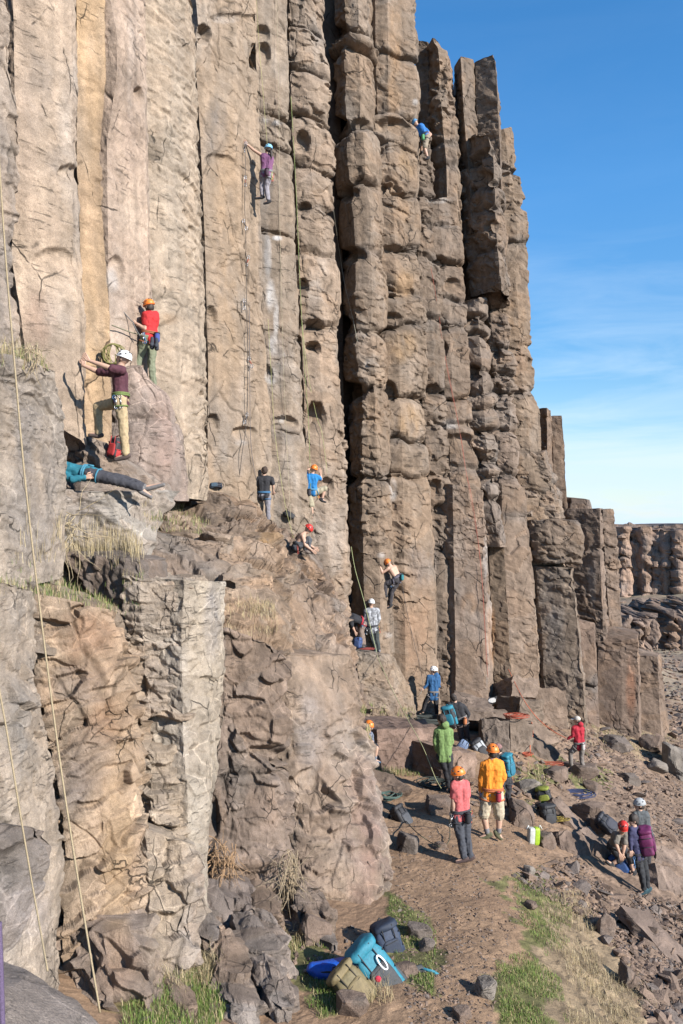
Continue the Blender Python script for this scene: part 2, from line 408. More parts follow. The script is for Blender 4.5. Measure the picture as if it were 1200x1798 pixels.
    if not lowres:
        w2 = V + warp * .6 + .04 * np.stack([vn(V * 6, sd + 8), vn(V * 6, sd + 9), vn(V * 6, sd + 10)], 1)
        h2, c2r = chips(w2 / (cell[1] * np.array(flat) * 1.5), sd + 6, .7, 1.4)
        ms = np.clip(.14 + 1.1 * vn(V * np.array([.8, .8, .5]) + 9, sd + 7) + ang * .6 + .75 * near_j + .5 * jag, .06, 1.5)
        disp += ms * amp[1] * (1.1 if dm > 20 else .55) * h2
        wj = w2.copy(); wj[:, 2] += dip * wj[:, 0]
        g3, r3, d3 = cells(wj / (cell[1] * 1.7 * np.array(flat) * np.array([1.25, 1.25, .8])), sd + 31)
        st3 = (r3[0] - .5) + (d3[:, 0] * (r3[1] - .5) + d3[:, 1] * (r3[2] - .5) + d3[:, 2] * (r3[3] - .5)) * 1.8
        mj = np.clip(.25 + 1.3 * vn(V * np.array([.6, .6, .45]) + 21, sd + 32) + jag * .7 + .4 * near_j, .0, 1.4)
        disp += mj * amp[1] * (.6 + jag) * 1.7 * st3
        w4 = V + warp + .05 * np.stack([vn(V * 5, sd + 50), vn(V * 5, sd + 51), vn(V * 5, sd + 52)], 1); w4[:, 2] += dip * w4[:, 0]
        g4, r4, d4 = cells(w4 / (cell[0] * 1.1 * np.array(flat)), sd + 43)
        disp += amp[0] * (.25 + jag) * 1.15 * ((r4[0] - .5) * .8 + (d4[:, 0] * (r4[1] - .5) + d4[:, 1] * (r4[2] - .5) + d4[:, 2] * (r4[3] - .5)) * 1.3) * np.clip(.4 + 1.2 * vn(V * .6 + 5, sd + 44) + jag, 0, 1.3)
        shade *= 1 + (r4[4] - .5) * splitc * (.4 + jag); rusty = (r4[1] > .72) * jag
        shade *= 1 + (r3[4] - .5) * splitc * .9 * np.clip(mj, 0, 1)
        disp += amp[2] * (1.5 if dm > 20 else 2.0) * fbm(V * (9 if dm > 20 else 13), sd + 11, 4) + amp[2] * 2.2 * fbm(V * 2.2, sd + 12, 2)
        if crack:
            wv = w2 * np.array([1.0, 1.0, .8]); f = np.abs(vn(wv * .55, sd + 13) + .35 * vn(wv * 1.7, sd + 27))
            disp -= crack * np.exp(-(f / .012) ** 2) * (vn(V * .6, sd + 28) > 0.1)
        ga, ra, da = cells(w2 * np.array([.9, .9, .42]), sd + 41)
        hl = np.exp(-(ga / .02) ** 2) * (vn(V * .7, sd + 42) > .15); disp -= .035 * hl; shade *= 1 - .45 * hl
        shade *= 1 + (c2r - .5) * splitc * np.clip(ms, 0, 1)
    shade *= 1 + (c1r - .5) * splitc * .8
    if lam:
        zl = V[:, 2] / .11 + dip * V[:, 0] / .11 + 1.1 * vn(V * 1.1, sd + 14) + .5 * vn(V * 3.3, sd + 15)
        kz = np.floor(zl); fz = zl - kz
        hr = _f(_h(kz.astype(np.int64), np.floor((V[:, 0] + V[:, 1] * .6 + .2 * vn(V * 4, sd + 20)) / .6 + kz * .37).astype(np.int64), kz.astype(np.int64) * 0, sd + 16))
        lm = lam * np.clip(.5 + vn(V * .8 + 3, sd + 17), .1, 1.2)
        disp += lm * ((hr - .5) * 1.3 - .35 * (1 - fz) ** 3); shade *= 1 + (hr - .5) * .16
    px, py = PX(np.maximum(V, [[-1e9, .5, -1e9]]))
    for sc in scoops:
        x, y, rx, ry, dep = sc[:5]
        ex, ey = (px - x) / rx, (py - y) / ry; wob = .16 * vn(V * 2.0, sd + 18) + .06 * vn(V * 7, sd + 19)
        an = (x * 7 + y * 3) % 3.14; qa = np.abs(ex * math.cos(an) + ey * math.sin(an)); qb = np.abs(ey * math.cos(an) - ex * math.sin(an))
        if rx * ry < 190 and dep < .3: continue
        q = np.maximum(np.maximum(qa, qb), .72 * (qa + qb)) + wob
        e = np.where(q < 1, dep * (1 - np.clip(q, 0, 1) ** 6) * np.clip(.6 - .55 * ey - .25 * ex * math.cos(an * 2), .08, 1.2), 0); disp -= e * 1.35; chip = np.maximum(chip, (q < 1) * 1.0)
    dg_ = disp.reshape(NR, nc); 
    if dm < 20: dg_[1:-1] = (dg_[:-2] + 2 * dg_[1:-1] + dg_[2:]) / 4
    dg_[1:-1] = (dg_[:-2] + 7 * dg_[1:-1] + dg_[2:]) / 9; dg_[:, 1:-1] = (dg_[:, :-2] + 7 * dg_[:, 1:-1] + dg_[:, 2:]) / 9; disp = dg_.ravel()
    if ncap: # keep the flat top calmer
        kill = np.ones((NR, nc)); kill[:ncap] = .2 + jag; disp *= kill.ravel()
    V2 = V + Nv * disp[:, None] * np.array([1, 1, .6])
    # colour of the stone itself
    c1 = np.array(col); c2 = np.array(col2 if col2 is not None else np.array(col) * .8); c3 = np.array(col3 if col3 is not None else (.21, .19, .17))
    s1 = np.clip(.5 + 1.1 * fbm(V * np.array([1.5, 1.5, mixz]), sd + 21, 4), 0, 1)[:, None]
    s2 = np.clip(-.3 + 1.5 * fbm(V * np.array([1.0, 1.0, .45]) + 40, sd + 22, 4), 0, 1)[:, None]
    T = ALB * (c1 * (1 - s1) + c2 * s1) * (1 - .75 * s2) + c3 * .75 * s2
    pal = np.clip(-.25 + 1.9 * fbm(V * np.array([1.3, 1.3, .55]) + 130, sd + 61, 4), 0, 1)[:, None] * .5; T = T * (1 - pal) + (T * .45 + np.array([.26, .245, .225]) * (T.mean(1, keepdims=True) / .27)) * pal
    rt = (np.clip(rusty, 0, 1) * np.ones(len(V)))[:, None] * .55; T = T * (1 - rt) + np.array([.34, .21, .12]) * rt
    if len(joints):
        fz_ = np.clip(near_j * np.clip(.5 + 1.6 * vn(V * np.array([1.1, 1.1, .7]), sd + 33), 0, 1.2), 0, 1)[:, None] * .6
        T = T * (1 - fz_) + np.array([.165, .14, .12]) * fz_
    lich = np.clip(-.2 + 2.2 * fbm(V * np.array([1.8, 1.8, .8]) + 70, sd + 34, 4), 0, 1)[:, None] * .45; T = T * (1 - lich) + T * np.array([.62, .64, .66]) * lich
    st = fbm(V * np.array([7, 7, .35]), sd + 23, 3)[:, None]; T = T * (1 + .26 * st)
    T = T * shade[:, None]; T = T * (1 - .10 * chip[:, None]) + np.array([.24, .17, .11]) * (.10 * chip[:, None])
    for (x, y, rx, ry, rgb, k, n0, n1) in SPOTS:
        if n1 < dm or n0 > dm: continue
        q = np.hypot((px - x) / rx, (py - y) / ry); m = q < 1.6
        if m.any():
            nz = .5 + .9 * fbm(V[m] * np.array([3.0, 3.0, 1.6]), sd + 24, 4)
            a = (np.clip((1.15 - q[m]) * 1.8, 0, 1) * np.clip(nz * 1.3, 0, 1) * k)[:, None]
            T[m] = T[m] * (1 - a) + np.array(rgb) * (.85 if rgb[2] > .5 else ALB) * a
    idx = np.arange(NR * nc).reshape(NR, nc)
    Q = np.stack([idx[:-1, :-1], idx[1:, :-1], idx[1:, 1:], idx[:-1, 1:]], -1).reshape(-1, 4)
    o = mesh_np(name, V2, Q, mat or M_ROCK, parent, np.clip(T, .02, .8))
    G = V2.reshape(NR, nc, 3); n2 = np.cross(np.gradient(G, axis=0), np.gradient(G, axis=1)).reshape(-1, 3)
    n2 /= np.maximum(np.linalg.norm(n2, axis=1, keepdims=True), 1e-9)
    if (n2 * Nv).sum() < 0: n2 = -n2
    note(V2, n2)
    return o
# ------------------------------------------------------------ the upper cliff, column by column
CHALK = (.62, .60, .58); RUST = (.40, .24, .12); GREY = (.25, .235, .22); PALE = (.56, .49, .38)
for s in [(475, 520, 9, 30, CHALK, .95, 18, 25), (485, 560, 5, 40, CHALK, .9, 18, 25), (478, 660, 12, 14, CHALK, .8, 18, 25), (470, 450, 7, 40, CHALK, .6, 18, 25), (480, 605, 9, 22, CHALK, .6, 18, 25), (495, 735, 18, 7, CHALK, .7, 18, 25),
          (425, 778, 12, 6, CHALK, .8, 18, 25), (487, 418, 9, 5, CHALK, .9, 18, 25), (500, 622, 6, 5, CHALK, .8, 18, 25), (462, 210, 14, 6, CHALK, .5, 18, 25),
          (400, 30, 26, 10, CHALK, .4, 18, 25), (488, 215, 10, 5, CHALK, .7, 18, 25), (200, 490, 14, 22, CHALK, .45, 14, 20), (643, 1020, 9, 9, CHALK, .75, 24, 30), (668, 975, 6, 5, CHALK, .7, 24, 30),
          (678, 1115, 8, 6, CHALK, .5, 24, 30), (690, 860, 8, 22, CHALK, .55, 24, 30), (650, 640, 10, 10, CHALK, .4, 24, 30), (790, 745, 18, 9, CHALK, .45, 26, 31),
          (728, 180, 5, 6, CHALK, .9, 24, 30), (771, 352, 22, 5, CHALK, .55, 27, 32), (858, 1090, 4, 60, CHALK, .5, 27, 33), (856, 1160, 3, 50, CHALK, .5, 27, 33), (852, 985, 3, 40, CHALK, .4, 27, 33),
          (470, 300, 12, 60, GREY, .8, 18, 25), (463, 420, 12, 120, GREY, .55, 18, 25), (380, 230, 22, 60, GREY, .7, 18, 25), (400, 450, 30, 260, (.46, .33, .21), .7, 18, 25),
          (730, 1090, 30, 130, (.42, .27, .17), .65, 24, 30), (710, 500, 22, 28, (.44, .29, .16), .7, 24, 30), (705, 610, 25, 30, (.45, .30, .16), .8, 24, 30), (720, 740, 22, 32, (.46, .31, .17), .7, 24, 30),
          (695, 60, 12, 80, (.42, .27, .15), .6, 24, 30), (693, 165, 14, 40, (.42, .27, .15), .6, 24, 30), (715, 285, 16, 30, (.44, .30, .17), .7, 24, 30), (706, 370, 18, 22, (.44, .29, .17), .7, 24, 30),
          (862, 1110, 9, 60, (.45, .24, .11), .7, 27, 33), (1108, 1210, 10, 60, (.42, .20, .11), .6, 30, 40), (905, 560, 16, 40, (.40, .26, .15), .7, 27, 33), (915, 640, 16, 50, (.38, .25, .16), .6, 27, 33),
          (740, 990, 30, 45, GREY, .55, 24, 30), (825, 1060, 14, 20, (.42, .25, .13), .6, 26, 32), (1040, 1010, 8, 60, (.5, .43, .36), .6, 29, 36),
          (60, 560, 40, 60, (.40, .27, .2), .5, 9, 16), (70, 140, 30, 100, GREY, .35, 9, 16), (100, 290, 30, 40, GREY, .5, 9, 16), (10, 420, 20, 300, GREY, .5, 9, 16),
          (290, 560, 30, 12, RUST, .35, 14, 20), (310, 300, 24, 250, (.46, .40, .32), .4, 14, 20), (230, 250, 16, 60, (.47, .36, .28), .5, 14, 20)]:
    SPOTS.append(s)

cliff = empty('cliff', (0.0, 24.0, -6.0), 'tall basalt cliff of vertical columns rising out of the top of the picture', 'cliff', kind='structure')
TAN = (.53, .42, .31); TAN2 = (.47, .37, .28); ORN = (.60, .42, .24); MID = (.315, .24, .173); MID2 = (.27, .205, .15); DRK = (.235, .18, .133); DRK2 = (.22, .165, .125)  # left-hand tans and orange brightened: stronger light on that side put into colour
BC = 'basalt_column'
def col_(L_, R_, c, *a, **k):
    lo = max(p[1] for p in L_)
    return rock(BC, cliff, L_, R_, c, *a, **dict(dict(rnd=.012, crack=.0, res=2.05, sink=1.6 if lo >= 1170 else 0.0), **k))
col_( [(-90, -70, 11.4), (-90, 720, 11.0)], [(25, -70, 12.4), (20, 110, 12.5), (40, 240, 12.5), (28, 330, 12.6), (25, 500, 12.5), (45, 640, 12.4), (45, 720, 12.4)], (.46, .385, .31), seed=2, jag=0.2,
     amp=(0.14, 0.06, .012), cell=(.8, .22), col2=TAN2, col3=GREY, scoops=[(30, 60, 12, 40, .15)], lam=.03)
col_( [(22, -70, 13.0), (28, 300, 12.9), (20, 450, 12.9), (38, 560, 12.8), (55, 720, 12.6)], [(139, -70, 14.2), (135, 240, 14.1), (141, 420, 14.0), (152, 560, 13.9), (152, 790, 13.7)], TAN, [(.35, .14), (.8, .16)], seed=3, jag=0.12,
     amp=(0.07, 0.045, .012), cell=(1.0, .26), flat=(1, 1, .55), col2=TAN2, col3=(.42, .33, .25), scoops=[(122, 310, 20, 22, .10), (95, 460, 40, 24, .07)])
col_( [(134, -70, 14.9), (136, 300, 14.8), (146, 560, 14.6), (150, 800, 14.3)], [(185, -70, 15.3), (188, 130, 15.3), (178, 250, 15.2), (182, 400, 15.1), (195, 560, 15.0), (198, 800, 14.8)], ORN, seed=4, jag=0.0,
     amp=(.05, .025, .008), cell=(1.4, .3), col2=(.47, .34, .22), col3=(.42, .36, .27), crack=.02)
col_( [(182, -70, 15.5), (205, 60, 15.4), (206, 130, 15.4), (188, 250, 15.4), (190, 420, 15.3), (192, 600, 15.2), (186, 860, 15.0)], [(252, -70, 17.2), (258, 160, 17.1), (262, 300, 17.0), (268, 560, 16.8), (270, 870, 16.6)], (.54, .42, .32), [(.3, .1), (.75, .16)], seed=5, jag=0.1,
     amp=(0.05, 0.04, .012), cell=(.9, .24), col2=(.49, .385, .3), col3=TAN2, scoops=[(245, 170, 10, 20, .12), (205, 480, 14, 30, .1)])
col_( [(250, -70, 17.4), (256, 160, 17.3), (260, 300, 17.2), (266, 560, 17.0), (268, 870, 16.8)], [(343, -70, 19.0), (346, 0, 19.0), (345, 110, 19.0), (350, 240, 19.0), (355, 420, 18.9), (362, 600, 18.8), (366, 880, 18.6)], (.53, .43, .32), [(.28, .2), (.7, .22)], seed=6, jag=0.2,
     amp=(0.06, 0.05, .014), cell=(.8, .22), flat=(1, 1, .5), col2=(.47, .385, .29), col3=(.38, .32, .25), lam=.015, scoops=[(342, 25, 16, 50, .15)])
col_( [(338, -70, 20.6), (348, 40, 20.6), (344, 110, 20.6), (352, 240, 20.6), (360, 420, 20.6), (366, 640, 20.6), (364, 900, 20.6)], [(450, -70, 22.4), (455, 200, 22.4), (458, 330, 22.4), (465, 560, 22.4), (478, 760, 22.4), (482, 920, 22.4)], (.42, .32, .225), [(.3, .06), (.55, .16)], seed=7, jag=0.12,
     amp=(0.05, 0.04, .012), cell=(1.1, .26), col2=(.38, .30, .22), col3=GREY, scoops=[(360, 60, 14, 20, .35), (455, 100, 14, 28, .35), (385, 285, 30, 16, .10), (410, 35, 50, 14, .10), (432, 762, 24, 14, .15), (372, 555, 10, 22, .16), (372, 660, 10, 18, .2), (375, 745, 12, 20, .2), (365, 500, 8, 16, .15)])
col_( [(445, -70, 22.7), (452, 200, 22.7), (458, 480, 22.7), (472, 760, 22.7), (482, 980, 22.7)], [(502, -70, 23.6), (508, 120, 23.6), (510, 250, 23.6), (516, 350, 23.6), (524, 500, 23.6), (530, 650, 23.6), (536, 780, 23.6), (556, 1000, 23.6)], (.41, .325, .24), [(.42, .20), (.8, .2)], seed=8, jag=0.2,
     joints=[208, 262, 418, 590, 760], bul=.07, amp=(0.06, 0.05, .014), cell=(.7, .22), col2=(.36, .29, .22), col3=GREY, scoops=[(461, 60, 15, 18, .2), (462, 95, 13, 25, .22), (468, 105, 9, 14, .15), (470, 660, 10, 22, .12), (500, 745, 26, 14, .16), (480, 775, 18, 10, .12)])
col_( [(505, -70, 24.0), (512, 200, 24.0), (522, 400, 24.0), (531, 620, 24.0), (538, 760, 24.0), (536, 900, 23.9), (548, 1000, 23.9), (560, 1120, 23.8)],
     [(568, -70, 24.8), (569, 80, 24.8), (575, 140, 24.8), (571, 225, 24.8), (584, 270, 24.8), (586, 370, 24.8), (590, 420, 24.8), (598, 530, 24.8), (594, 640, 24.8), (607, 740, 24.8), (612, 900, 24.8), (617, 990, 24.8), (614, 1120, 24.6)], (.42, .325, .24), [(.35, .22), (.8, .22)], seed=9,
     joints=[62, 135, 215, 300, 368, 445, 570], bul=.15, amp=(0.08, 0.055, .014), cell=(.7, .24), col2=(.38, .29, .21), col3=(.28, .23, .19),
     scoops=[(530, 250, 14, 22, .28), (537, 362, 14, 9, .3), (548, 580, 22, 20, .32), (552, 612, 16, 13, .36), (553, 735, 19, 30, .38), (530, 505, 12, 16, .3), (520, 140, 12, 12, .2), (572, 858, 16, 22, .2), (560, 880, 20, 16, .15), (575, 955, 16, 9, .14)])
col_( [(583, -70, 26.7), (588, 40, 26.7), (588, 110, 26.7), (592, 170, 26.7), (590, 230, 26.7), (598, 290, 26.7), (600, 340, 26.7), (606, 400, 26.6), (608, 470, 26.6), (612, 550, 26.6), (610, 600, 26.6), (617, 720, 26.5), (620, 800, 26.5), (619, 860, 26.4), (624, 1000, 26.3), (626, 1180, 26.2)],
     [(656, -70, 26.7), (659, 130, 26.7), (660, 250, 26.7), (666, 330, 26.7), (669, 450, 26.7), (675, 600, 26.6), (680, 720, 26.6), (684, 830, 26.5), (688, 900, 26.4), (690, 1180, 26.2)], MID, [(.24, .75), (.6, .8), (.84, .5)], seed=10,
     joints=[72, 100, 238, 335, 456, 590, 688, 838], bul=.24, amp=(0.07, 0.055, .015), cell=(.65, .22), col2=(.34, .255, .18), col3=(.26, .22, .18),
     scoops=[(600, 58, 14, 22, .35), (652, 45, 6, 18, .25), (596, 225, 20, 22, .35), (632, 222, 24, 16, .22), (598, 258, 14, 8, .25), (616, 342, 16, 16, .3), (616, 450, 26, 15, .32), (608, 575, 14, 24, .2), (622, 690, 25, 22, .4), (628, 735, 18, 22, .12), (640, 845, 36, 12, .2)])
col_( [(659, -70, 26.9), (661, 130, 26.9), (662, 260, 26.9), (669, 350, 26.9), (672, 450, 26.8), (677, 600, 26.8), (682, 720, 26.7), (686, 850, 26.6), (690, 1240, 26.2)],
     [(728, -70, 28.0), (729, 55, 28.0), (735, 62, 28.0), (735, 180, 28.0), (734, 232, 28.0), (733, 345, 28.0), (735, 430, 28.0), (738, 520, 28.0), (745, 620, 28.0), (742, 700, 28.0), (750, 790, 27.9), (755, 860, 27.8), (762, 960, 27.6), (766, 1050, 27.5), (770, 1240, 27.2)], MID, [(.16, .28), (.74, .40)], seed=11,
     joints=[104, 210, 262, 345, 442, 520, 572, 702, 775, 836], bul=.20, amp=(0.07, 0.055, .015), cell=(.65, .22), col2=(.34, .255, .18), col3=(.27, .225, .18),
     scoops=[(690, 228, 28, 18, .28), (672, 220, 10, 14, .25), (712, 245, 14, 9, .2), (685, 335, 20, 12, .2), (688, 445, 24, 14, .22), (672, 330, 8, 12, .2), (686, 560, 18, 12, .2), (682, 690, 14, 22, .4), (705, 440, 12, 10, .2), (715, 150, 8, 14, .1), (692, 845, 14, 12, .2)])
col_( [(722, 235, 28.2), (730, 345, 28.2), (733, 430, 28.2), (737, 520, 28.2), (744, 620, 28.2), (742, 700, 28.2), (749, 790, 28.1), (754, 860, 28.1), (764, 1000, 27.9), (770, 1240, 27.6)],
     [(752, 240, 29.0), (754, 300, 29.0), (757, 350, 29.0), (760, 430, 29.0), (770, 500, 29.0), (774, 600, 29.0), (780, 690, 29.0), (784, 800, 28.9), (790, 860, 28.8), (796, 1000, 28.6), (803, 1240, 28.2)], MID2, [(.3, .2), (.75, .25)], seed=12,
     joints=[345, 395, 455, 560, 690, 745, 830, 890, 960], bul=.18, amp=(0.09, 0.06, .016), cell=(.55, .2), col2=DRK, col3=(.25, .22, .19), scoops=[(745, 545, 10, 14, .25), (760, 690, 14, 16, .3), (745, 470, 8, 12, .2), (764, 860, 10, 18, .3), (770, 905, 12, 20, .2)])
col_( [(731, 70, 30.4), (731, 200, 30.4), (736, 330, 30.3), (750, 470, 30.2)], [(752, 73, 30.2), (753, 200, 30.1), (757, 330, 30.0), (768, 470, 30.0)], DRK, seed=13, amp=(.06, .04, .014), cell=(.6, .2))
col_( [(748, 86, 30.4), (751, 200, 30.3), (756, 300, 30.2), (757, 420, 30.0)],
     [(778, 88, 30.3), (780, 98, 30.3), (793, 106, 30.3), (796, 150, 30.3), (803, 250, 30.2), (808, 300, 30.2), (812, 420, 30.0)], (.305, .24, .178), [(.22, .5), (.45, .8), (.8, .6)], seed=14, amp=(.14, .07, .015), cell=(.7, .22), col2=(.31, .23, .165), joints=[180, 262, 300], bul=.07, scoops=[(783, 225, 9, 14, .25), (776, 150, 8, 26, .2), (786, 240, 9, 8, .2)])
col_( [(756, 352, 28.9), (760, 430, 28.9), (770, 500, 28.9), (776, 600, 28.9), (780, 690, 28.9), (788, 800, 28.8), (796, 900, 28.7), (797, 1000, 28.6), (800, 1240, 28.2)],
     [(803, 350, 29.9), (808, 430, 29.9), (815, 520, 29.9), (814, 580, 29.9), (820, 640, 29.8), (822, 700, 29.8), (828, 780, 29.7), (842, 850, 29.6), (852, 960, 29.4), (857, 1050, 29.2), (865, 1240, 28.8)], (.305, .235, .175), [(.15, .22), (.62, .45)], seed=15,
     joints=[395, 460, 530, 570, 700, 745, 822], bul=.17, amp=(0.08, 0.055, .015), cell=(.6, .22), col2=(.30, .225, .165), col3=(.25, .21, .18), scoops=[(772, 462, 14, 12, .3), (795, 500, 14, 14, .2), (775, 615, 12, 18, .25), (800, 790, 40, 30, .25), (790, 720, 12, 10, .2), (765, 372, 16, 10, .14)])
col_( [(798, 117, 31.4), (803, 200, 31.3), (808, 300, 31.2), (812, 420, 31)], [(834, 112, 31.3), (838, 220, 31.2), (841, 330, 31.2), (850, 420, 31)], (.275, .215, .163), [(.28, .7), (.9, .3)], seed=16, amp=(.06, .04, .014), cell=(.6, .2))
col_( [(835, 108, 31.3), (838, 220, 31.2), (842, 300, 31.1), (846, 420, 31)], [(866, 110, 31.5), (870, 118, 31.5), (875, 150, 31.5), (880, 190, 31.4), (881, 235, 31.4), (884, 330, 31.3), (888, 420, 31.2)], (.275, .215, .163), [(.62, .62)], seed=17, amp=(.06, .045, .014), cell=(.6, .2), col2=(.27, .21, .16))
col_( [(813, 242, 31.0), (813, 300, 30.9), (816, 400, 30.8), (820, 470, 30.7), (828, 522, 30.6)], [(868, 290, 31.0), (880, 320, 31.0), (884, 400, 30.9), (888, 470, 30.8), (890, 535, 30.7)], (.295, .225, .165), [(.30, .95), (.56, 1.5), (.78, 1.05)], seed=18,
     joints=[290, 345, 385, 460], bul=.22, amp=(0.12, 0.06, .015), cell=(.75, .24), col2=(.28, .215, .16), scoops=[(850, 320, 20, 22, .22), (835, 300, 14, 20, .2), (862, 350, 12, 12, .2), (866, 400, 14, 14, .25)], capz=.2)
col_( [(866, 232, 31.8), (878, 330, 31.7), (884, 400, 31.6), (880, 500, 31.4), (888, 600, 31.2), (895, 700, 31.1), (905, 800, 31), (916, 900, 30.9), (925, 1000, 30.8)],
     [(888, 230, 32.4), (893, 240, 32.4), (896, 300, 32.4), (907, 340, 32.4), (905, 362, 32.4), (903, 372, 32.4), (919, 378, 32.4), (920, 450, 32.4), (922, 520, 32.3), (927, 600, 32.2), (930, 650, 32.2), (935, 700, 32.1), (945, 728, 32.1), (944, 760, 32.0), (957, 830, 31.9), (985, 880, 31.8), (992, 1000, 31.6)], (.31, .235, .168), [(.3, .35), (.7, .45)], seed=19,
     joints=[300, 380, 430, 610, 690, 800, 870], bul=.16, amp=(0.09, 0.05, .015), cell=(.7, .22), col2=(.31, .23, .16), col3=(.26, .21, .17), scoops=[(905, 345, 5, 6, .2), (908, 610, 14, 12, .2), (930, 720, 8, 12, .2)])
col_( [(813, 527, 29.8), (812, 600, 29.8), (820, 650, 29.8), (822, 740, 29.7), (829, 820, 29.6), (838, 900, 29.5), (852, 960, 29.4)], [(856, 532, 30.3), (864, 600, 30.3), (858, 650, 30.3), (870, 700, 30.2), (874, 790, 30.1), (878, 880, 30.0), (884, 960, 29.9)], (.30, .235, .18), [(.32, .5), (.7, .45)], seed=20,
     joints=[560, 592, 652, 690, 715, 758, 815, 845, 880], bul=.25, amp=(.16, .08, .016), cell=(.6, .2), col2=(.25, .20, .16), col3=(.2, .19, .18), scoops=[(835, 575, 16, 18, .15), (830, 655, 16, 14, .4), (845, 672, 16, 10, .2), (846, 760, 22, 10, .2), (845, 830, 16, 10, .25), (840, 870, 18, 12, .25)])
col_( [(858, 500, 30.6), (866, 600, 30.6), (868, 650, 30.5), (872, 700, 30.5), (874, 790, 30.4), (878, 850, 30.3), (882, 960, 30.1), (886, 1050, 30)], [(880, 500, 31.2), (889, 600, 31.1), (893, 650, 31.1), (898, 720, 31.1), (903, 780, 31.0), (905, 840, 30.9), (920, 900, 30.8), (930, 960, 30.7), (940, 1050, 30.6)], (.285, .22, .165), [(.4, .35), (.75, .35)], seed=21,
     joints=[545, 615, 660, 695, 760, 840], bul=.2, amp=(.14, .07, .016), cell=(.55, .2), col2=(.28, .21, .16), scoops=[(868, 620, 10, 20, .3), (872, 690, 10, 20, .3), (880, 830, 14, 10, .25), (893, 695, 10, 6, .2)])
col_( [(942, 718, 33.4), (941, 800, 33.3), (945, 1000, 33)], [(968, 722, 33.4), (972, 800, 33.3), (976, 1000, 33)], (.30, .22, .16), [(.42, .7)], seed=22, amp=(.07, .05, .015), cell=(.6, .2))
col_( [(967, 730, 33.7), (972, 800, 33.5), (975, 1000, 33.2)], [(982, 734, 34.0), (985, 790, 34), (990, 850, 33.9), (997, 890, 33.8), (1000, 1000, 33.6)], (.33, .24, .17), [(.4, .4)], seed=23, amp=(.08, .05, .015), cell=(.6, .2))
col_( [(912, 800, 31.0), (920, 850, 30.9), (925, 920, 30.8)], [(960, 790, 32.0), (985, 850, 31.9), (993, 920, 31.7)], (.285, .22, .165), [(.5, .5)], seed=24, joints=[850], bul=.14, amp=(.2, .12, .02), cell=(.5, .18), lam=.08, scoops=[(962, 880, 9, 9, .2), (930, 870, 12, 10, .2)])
# lower right columns
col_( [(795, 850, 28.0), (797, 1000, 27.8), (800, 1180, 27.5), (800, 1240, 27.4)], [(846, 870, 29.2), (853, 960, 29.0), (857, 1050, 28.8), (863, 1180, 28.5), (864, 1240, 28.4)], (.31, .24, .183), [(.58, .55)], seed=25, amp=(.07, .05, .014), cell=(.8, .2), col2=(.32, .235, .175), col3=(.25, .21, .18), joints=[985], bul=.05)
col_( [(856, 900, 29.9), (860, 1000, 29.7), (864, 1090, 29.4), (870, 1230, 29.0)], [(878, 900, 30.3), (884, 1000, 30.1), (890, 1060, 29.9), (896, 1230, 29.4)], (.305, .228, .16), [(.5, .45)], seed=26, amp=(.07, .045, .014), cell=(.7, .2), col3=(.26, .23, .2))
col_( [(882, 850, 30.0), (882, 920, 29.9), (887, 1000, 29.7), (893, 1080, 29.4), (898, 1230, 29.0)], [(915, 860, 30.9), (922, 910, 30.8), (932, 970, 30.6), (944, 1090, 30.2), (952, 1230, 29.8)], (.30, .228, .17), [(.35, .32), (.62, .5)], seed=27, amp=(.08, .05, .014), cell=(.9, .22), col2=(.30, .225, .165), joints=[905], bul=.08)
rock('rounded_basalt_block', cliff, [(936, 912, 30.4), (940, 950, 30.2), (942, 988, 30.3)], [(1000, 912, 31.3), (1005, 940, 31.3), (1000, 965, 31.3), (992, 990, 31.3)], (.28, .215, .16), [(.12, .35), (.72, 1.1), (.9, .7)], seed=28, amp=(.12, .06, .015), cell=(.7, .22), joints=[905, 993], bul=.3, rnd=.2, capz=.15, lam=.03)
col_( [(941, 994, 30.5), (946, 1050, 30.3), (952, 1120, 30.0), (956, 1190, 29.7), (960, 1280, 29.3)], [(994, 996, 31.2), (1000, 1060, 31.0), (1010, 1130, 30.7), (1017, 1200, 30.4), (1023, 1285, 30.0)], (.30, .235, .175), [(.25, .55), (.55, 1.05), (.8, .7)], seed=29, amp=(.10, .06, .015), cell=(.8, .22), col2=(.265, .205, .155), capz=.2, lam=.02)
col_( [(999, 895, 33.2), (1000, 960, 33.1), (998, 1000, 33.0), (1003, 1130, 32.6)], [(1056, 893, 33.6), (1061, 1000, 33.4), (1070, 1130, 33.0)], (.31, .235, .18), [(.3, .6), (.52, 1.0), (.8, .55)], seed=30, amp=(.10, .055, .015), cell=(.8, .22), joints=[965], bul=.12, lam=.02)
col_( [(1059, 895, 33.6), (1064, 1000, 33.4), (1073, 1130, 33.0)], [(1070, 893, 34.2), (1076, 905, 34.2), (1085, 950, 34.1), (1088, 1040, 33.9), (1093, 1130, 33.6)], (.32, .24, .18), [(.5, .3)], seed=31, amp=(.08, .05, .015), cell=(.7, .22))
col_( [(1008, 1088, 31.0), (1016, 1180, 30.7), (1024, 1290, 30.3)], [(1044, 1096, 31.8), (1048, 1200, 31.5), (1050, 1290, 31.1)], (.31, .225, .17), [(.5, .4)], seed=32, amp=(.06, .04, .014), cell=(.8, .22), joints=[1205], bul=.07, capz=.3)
col_( [(1050, 1128, 31.9), (1050, 1200, 31.6), (1048, 1290, 31.2)], [(1114, 1105, 32.8), (1118, 1160, 32.6), (1122, 1300, 32.0)], (.30, .22, .165), [(.3, .65), (.55, 1.0), (.85, .5)], seed=33, amp=(.08, .05, .014), cell=(.8, .22), capz=.3)
